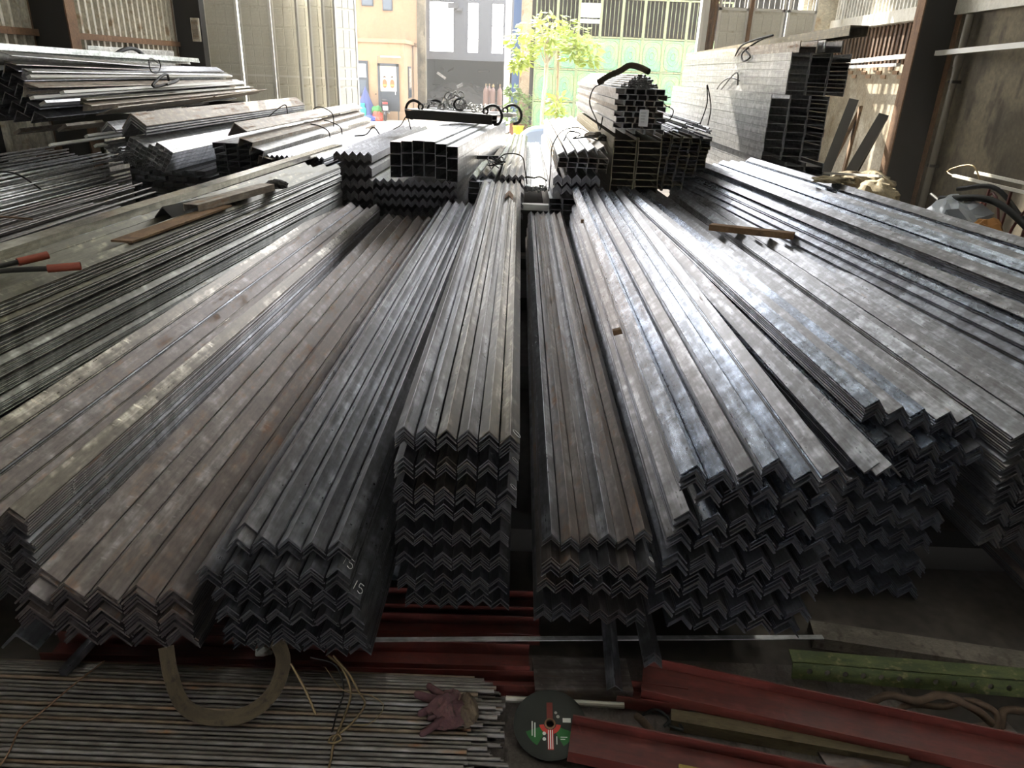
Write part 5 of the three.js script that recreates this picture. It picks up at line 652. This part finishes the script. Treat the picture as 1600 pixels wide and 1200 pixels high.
{ // cutting disc with printed face
  const cv = document.createElement('canvas'); cv.width = cv.height = 512; const c = cv.getContext('2d'); c.fillStyle = '#23251f'; c.fillRect(0, 0, 512, 512);
  const ca = (col, r0, r1, a, b) => { c.fillStyle = col; c.beginPath(); c.arc(256, 256, r1, a, b); c.arc(256, 256, r0, b, a, true); c.closePath(); c.fill(); };
  ca('#1f5a26', 70, 190, 0.35, 1.05); ca('#1f5a26', 70, 190, 2.1, 2.8); ca('#b03226', 46, 80, 0.1, 3.0); c.fillStyle = '#a62c28'; c.fillRect(236, 300, 44, 150); c.fillStyle = '#e6e2da'; c.fillRect(240, 304, 5, 140); c.fillRect(270, 304, 5, 140); c.fillRect(254, 304, 7, 140);
  c.fillStyle = '#6a2a20'; c.fillRect(232, 90, 46, 130); c.fillStyle = '#c8c8c0'; for (const y of [330, 372]) { c.beginPath(); c.arc(212, y, 13, 0, 7); c.fill(); } c.fillRect(120, 240, 8, 110); c.fillRect(140, 250, 8, 110); c.fillRect(350, 210, 60, 34); c.fillRect(300, 350, 6, 60); c.fillRect(330, 352, 50, 6); c.fillRect(330, 368, 34, 6);
  c.fillStyle = '#9a968c'; c.beginPath(); c.arc(300, 170, 11, 0, 7); c.fill(); c.beginPath(); c.arc(316, 200, 13, 0, 7); c.fill();
  const tx = new THREE.CanvasTexture(cv); tx.colorSpace = THREE.SRGBColorSpace;
  const t = thing('cutting_disc', 'large black cutting disc with a green and red printed face', 'cutting disc', [0.165, 0.07, -1.715]);
  t.rotation.set(0.22, 0, 0.02);
  mesh('disc', lathe([[0.013, -0.002], [0.118, -0.002], [0.118, 0.002], [0.013, 0.002]], 64), plain(0x22241f, 0.8), t);
  const fg = new THREE.RingGeometry(0.014, 0.112, 48, 1).rotateX(-Math.PI / 2).translate(0, 0.0026, 0); mesh('printed_face', fg, new THREE.MeshStandardMaterial({ map: tx, roughness: 0.75 }), t);
  mesh('bore_ring', lathe([[0.0125, -0.003], [0.018, -0.003], [0.018, 0.004], [0.0125, 0.004]], 24), M.rust, t);
}
tag(aim(mesh('pipe_stub', bar(circ(0.014, 14), 0.09, { hole: circ(0.010, 14).reverse() }), M.rust), [0.35, 0.05, -1.72], [0.43, 0.05, -1.68]), 'short rusty pipe stub lying on the ground beside the cutting disc', 'pipe');
wireOf('rope_end', 'thick brown rope end with two loose strands beside the pipe stub', [[0.56, 0.04, -1.66], [0.5, 0.06, -1.7], [0.47, 0.07, -1.74], [0.455, 0.06, -1.77]], 0.013, M.ropeB = rough2(181, [70, 54, 40], [84, 66, 50], [54, 42, 30], 0.1, 0.05, 5, 128), 'rope', 30);
wireOf('chain_scrap', 'tangle of black wire beside the rope end', [[0.47, 0.05, -1.78], [0.52, 0.07, -1.79], [0.56, 0.06, -1.76], [0.54, 0.05, -1.74], [0.58, 0.05, -1.77], [0.6, 0.05, -1.73], [0.55, 0.04, -1.76]], 0.005, M.black);
wireOf('rope', 'brown knotted rope lying beside the perforated green angle', [[1.22, 0.05, -1.84], [1.32, 0.1, -1.86], [1.4, 0.1, -1.84], [1.5, 0.11, -1.86], [1.6, 0.09, -1.82], [1.66, 0.06, -1.78], [1.7, 0.08, -1.83], [1.85, 0.06, -1.84]], 0.014, M.ropeB, 'rope', 80);
wireOf('rope', 'second brown rope strand crossing under the knotted one', [[1.3, 0.05, -1.8], [1.38, 0.08, -1.84], [1.5, 0.08, -1.84], [1.6, 0.1, -1.85], [1.66, 0.09, -1.81], [1.64, 0.06, -1.76]], 0.011, M.ropeB, 'rope', 60);
lay('steel_bar', rect(0.022, 0.03), [-1.42, 0.16, -1.76], [-1.26, 0.24, -2.6], M.mill3, 'flat steel bar reaching in under the brown stack', 'bar');
lay('angle_bar', angleProf(0.085, 0.008), [-1.5, 0.36, -1.72], [-1.46, 0.36, -7.7], M.mill2, 'large dark angle bar alone at the corner beside the brown stack', 'angle bar');
lay('steel_plate', rect(0.32, 0.012), [1.05, 0.03, -1.55], [1.75, 0.03, -1.68], M.brown2, 'dull flat steel plate on the ground beneath the brown ropes', 'plate');
for (const [z, y] of [[-2.75, 0.07], [-4.6, 0.06], [-6.4, 0.06], [-7.9, 0.06]]) lay('bearer_beam', rect(0.13, 0.12), [3.6, y, z], [-3.3, y, z - 0.05], M.dark, `dark bearer beam lying under the stacks, ${z > -3 ? 'nearest' : z > -5 ? 'second nearest' : z > -7 ? 'second farthest' : 'farthest'} from the camera`, 'beam');
heap(81, 0.05, 0.03, 0.05, -0.45, 0.03, -2.5, M.plastic, 'pale scrap of paper in the gap beside the chalk-marked stack', 'paper_scrap', 'scrap');
heap(83, 0.03, 0.014, 0.02, -0.86, 0.05, -2.0, M.paper, 'pale crumpled scrap in the dark behind the strap loop', 'paper_scrap', 'scrap');
tag(mesh('rust_plate', box(1.5, 0.012, 0.75, 0.7, 0.006, -1.7), M.floorP = rough2(191, [78, 70, 66], [96, 88, 82], [62, 54, 50], 0.5, 0.5, 8, 512)), 'gritty worn steel plate on the ground beneath the cutting disc', 'plate');
lay('steel_strip', rect(0.04, 0.003), [-0.3, 0.168, -1.33], [-0.45, 0.168, -1.36], M.galv, 'bright corner of a flat strip lying on the rods near the camera', 'strip');

// ---------------------------------------------------------------- every angle bar too deep in the stacks to tell apart
{ const g = bar(angleProf(0.05, 0.0039), 6), im = new THREE.InstancedMesh(g, M.mill, spare.length), c = new THREE.Color();
  spare.forEach(([m, t], i) => { im.setMatrixAt(i, m); const k = 0.85 + 0.25 * rs(); im.setColorAt(i, c.setRGB(t[0] * k, t[1] * k, t[2] * k)); });
  im.name = 'nested_angle_steel'; im.castShadow = im.receiveShadow = true; im.userData = { kind: 'stuff', label: 'remaining angle bars packed deep inside the stacks', category: 'angle bars' }; scene.add(im); }
// thin dusty air
scene.fog = new THREE.FogExp2(0xf4f0e6, 0.0035);
renderer.render(scene, camera);
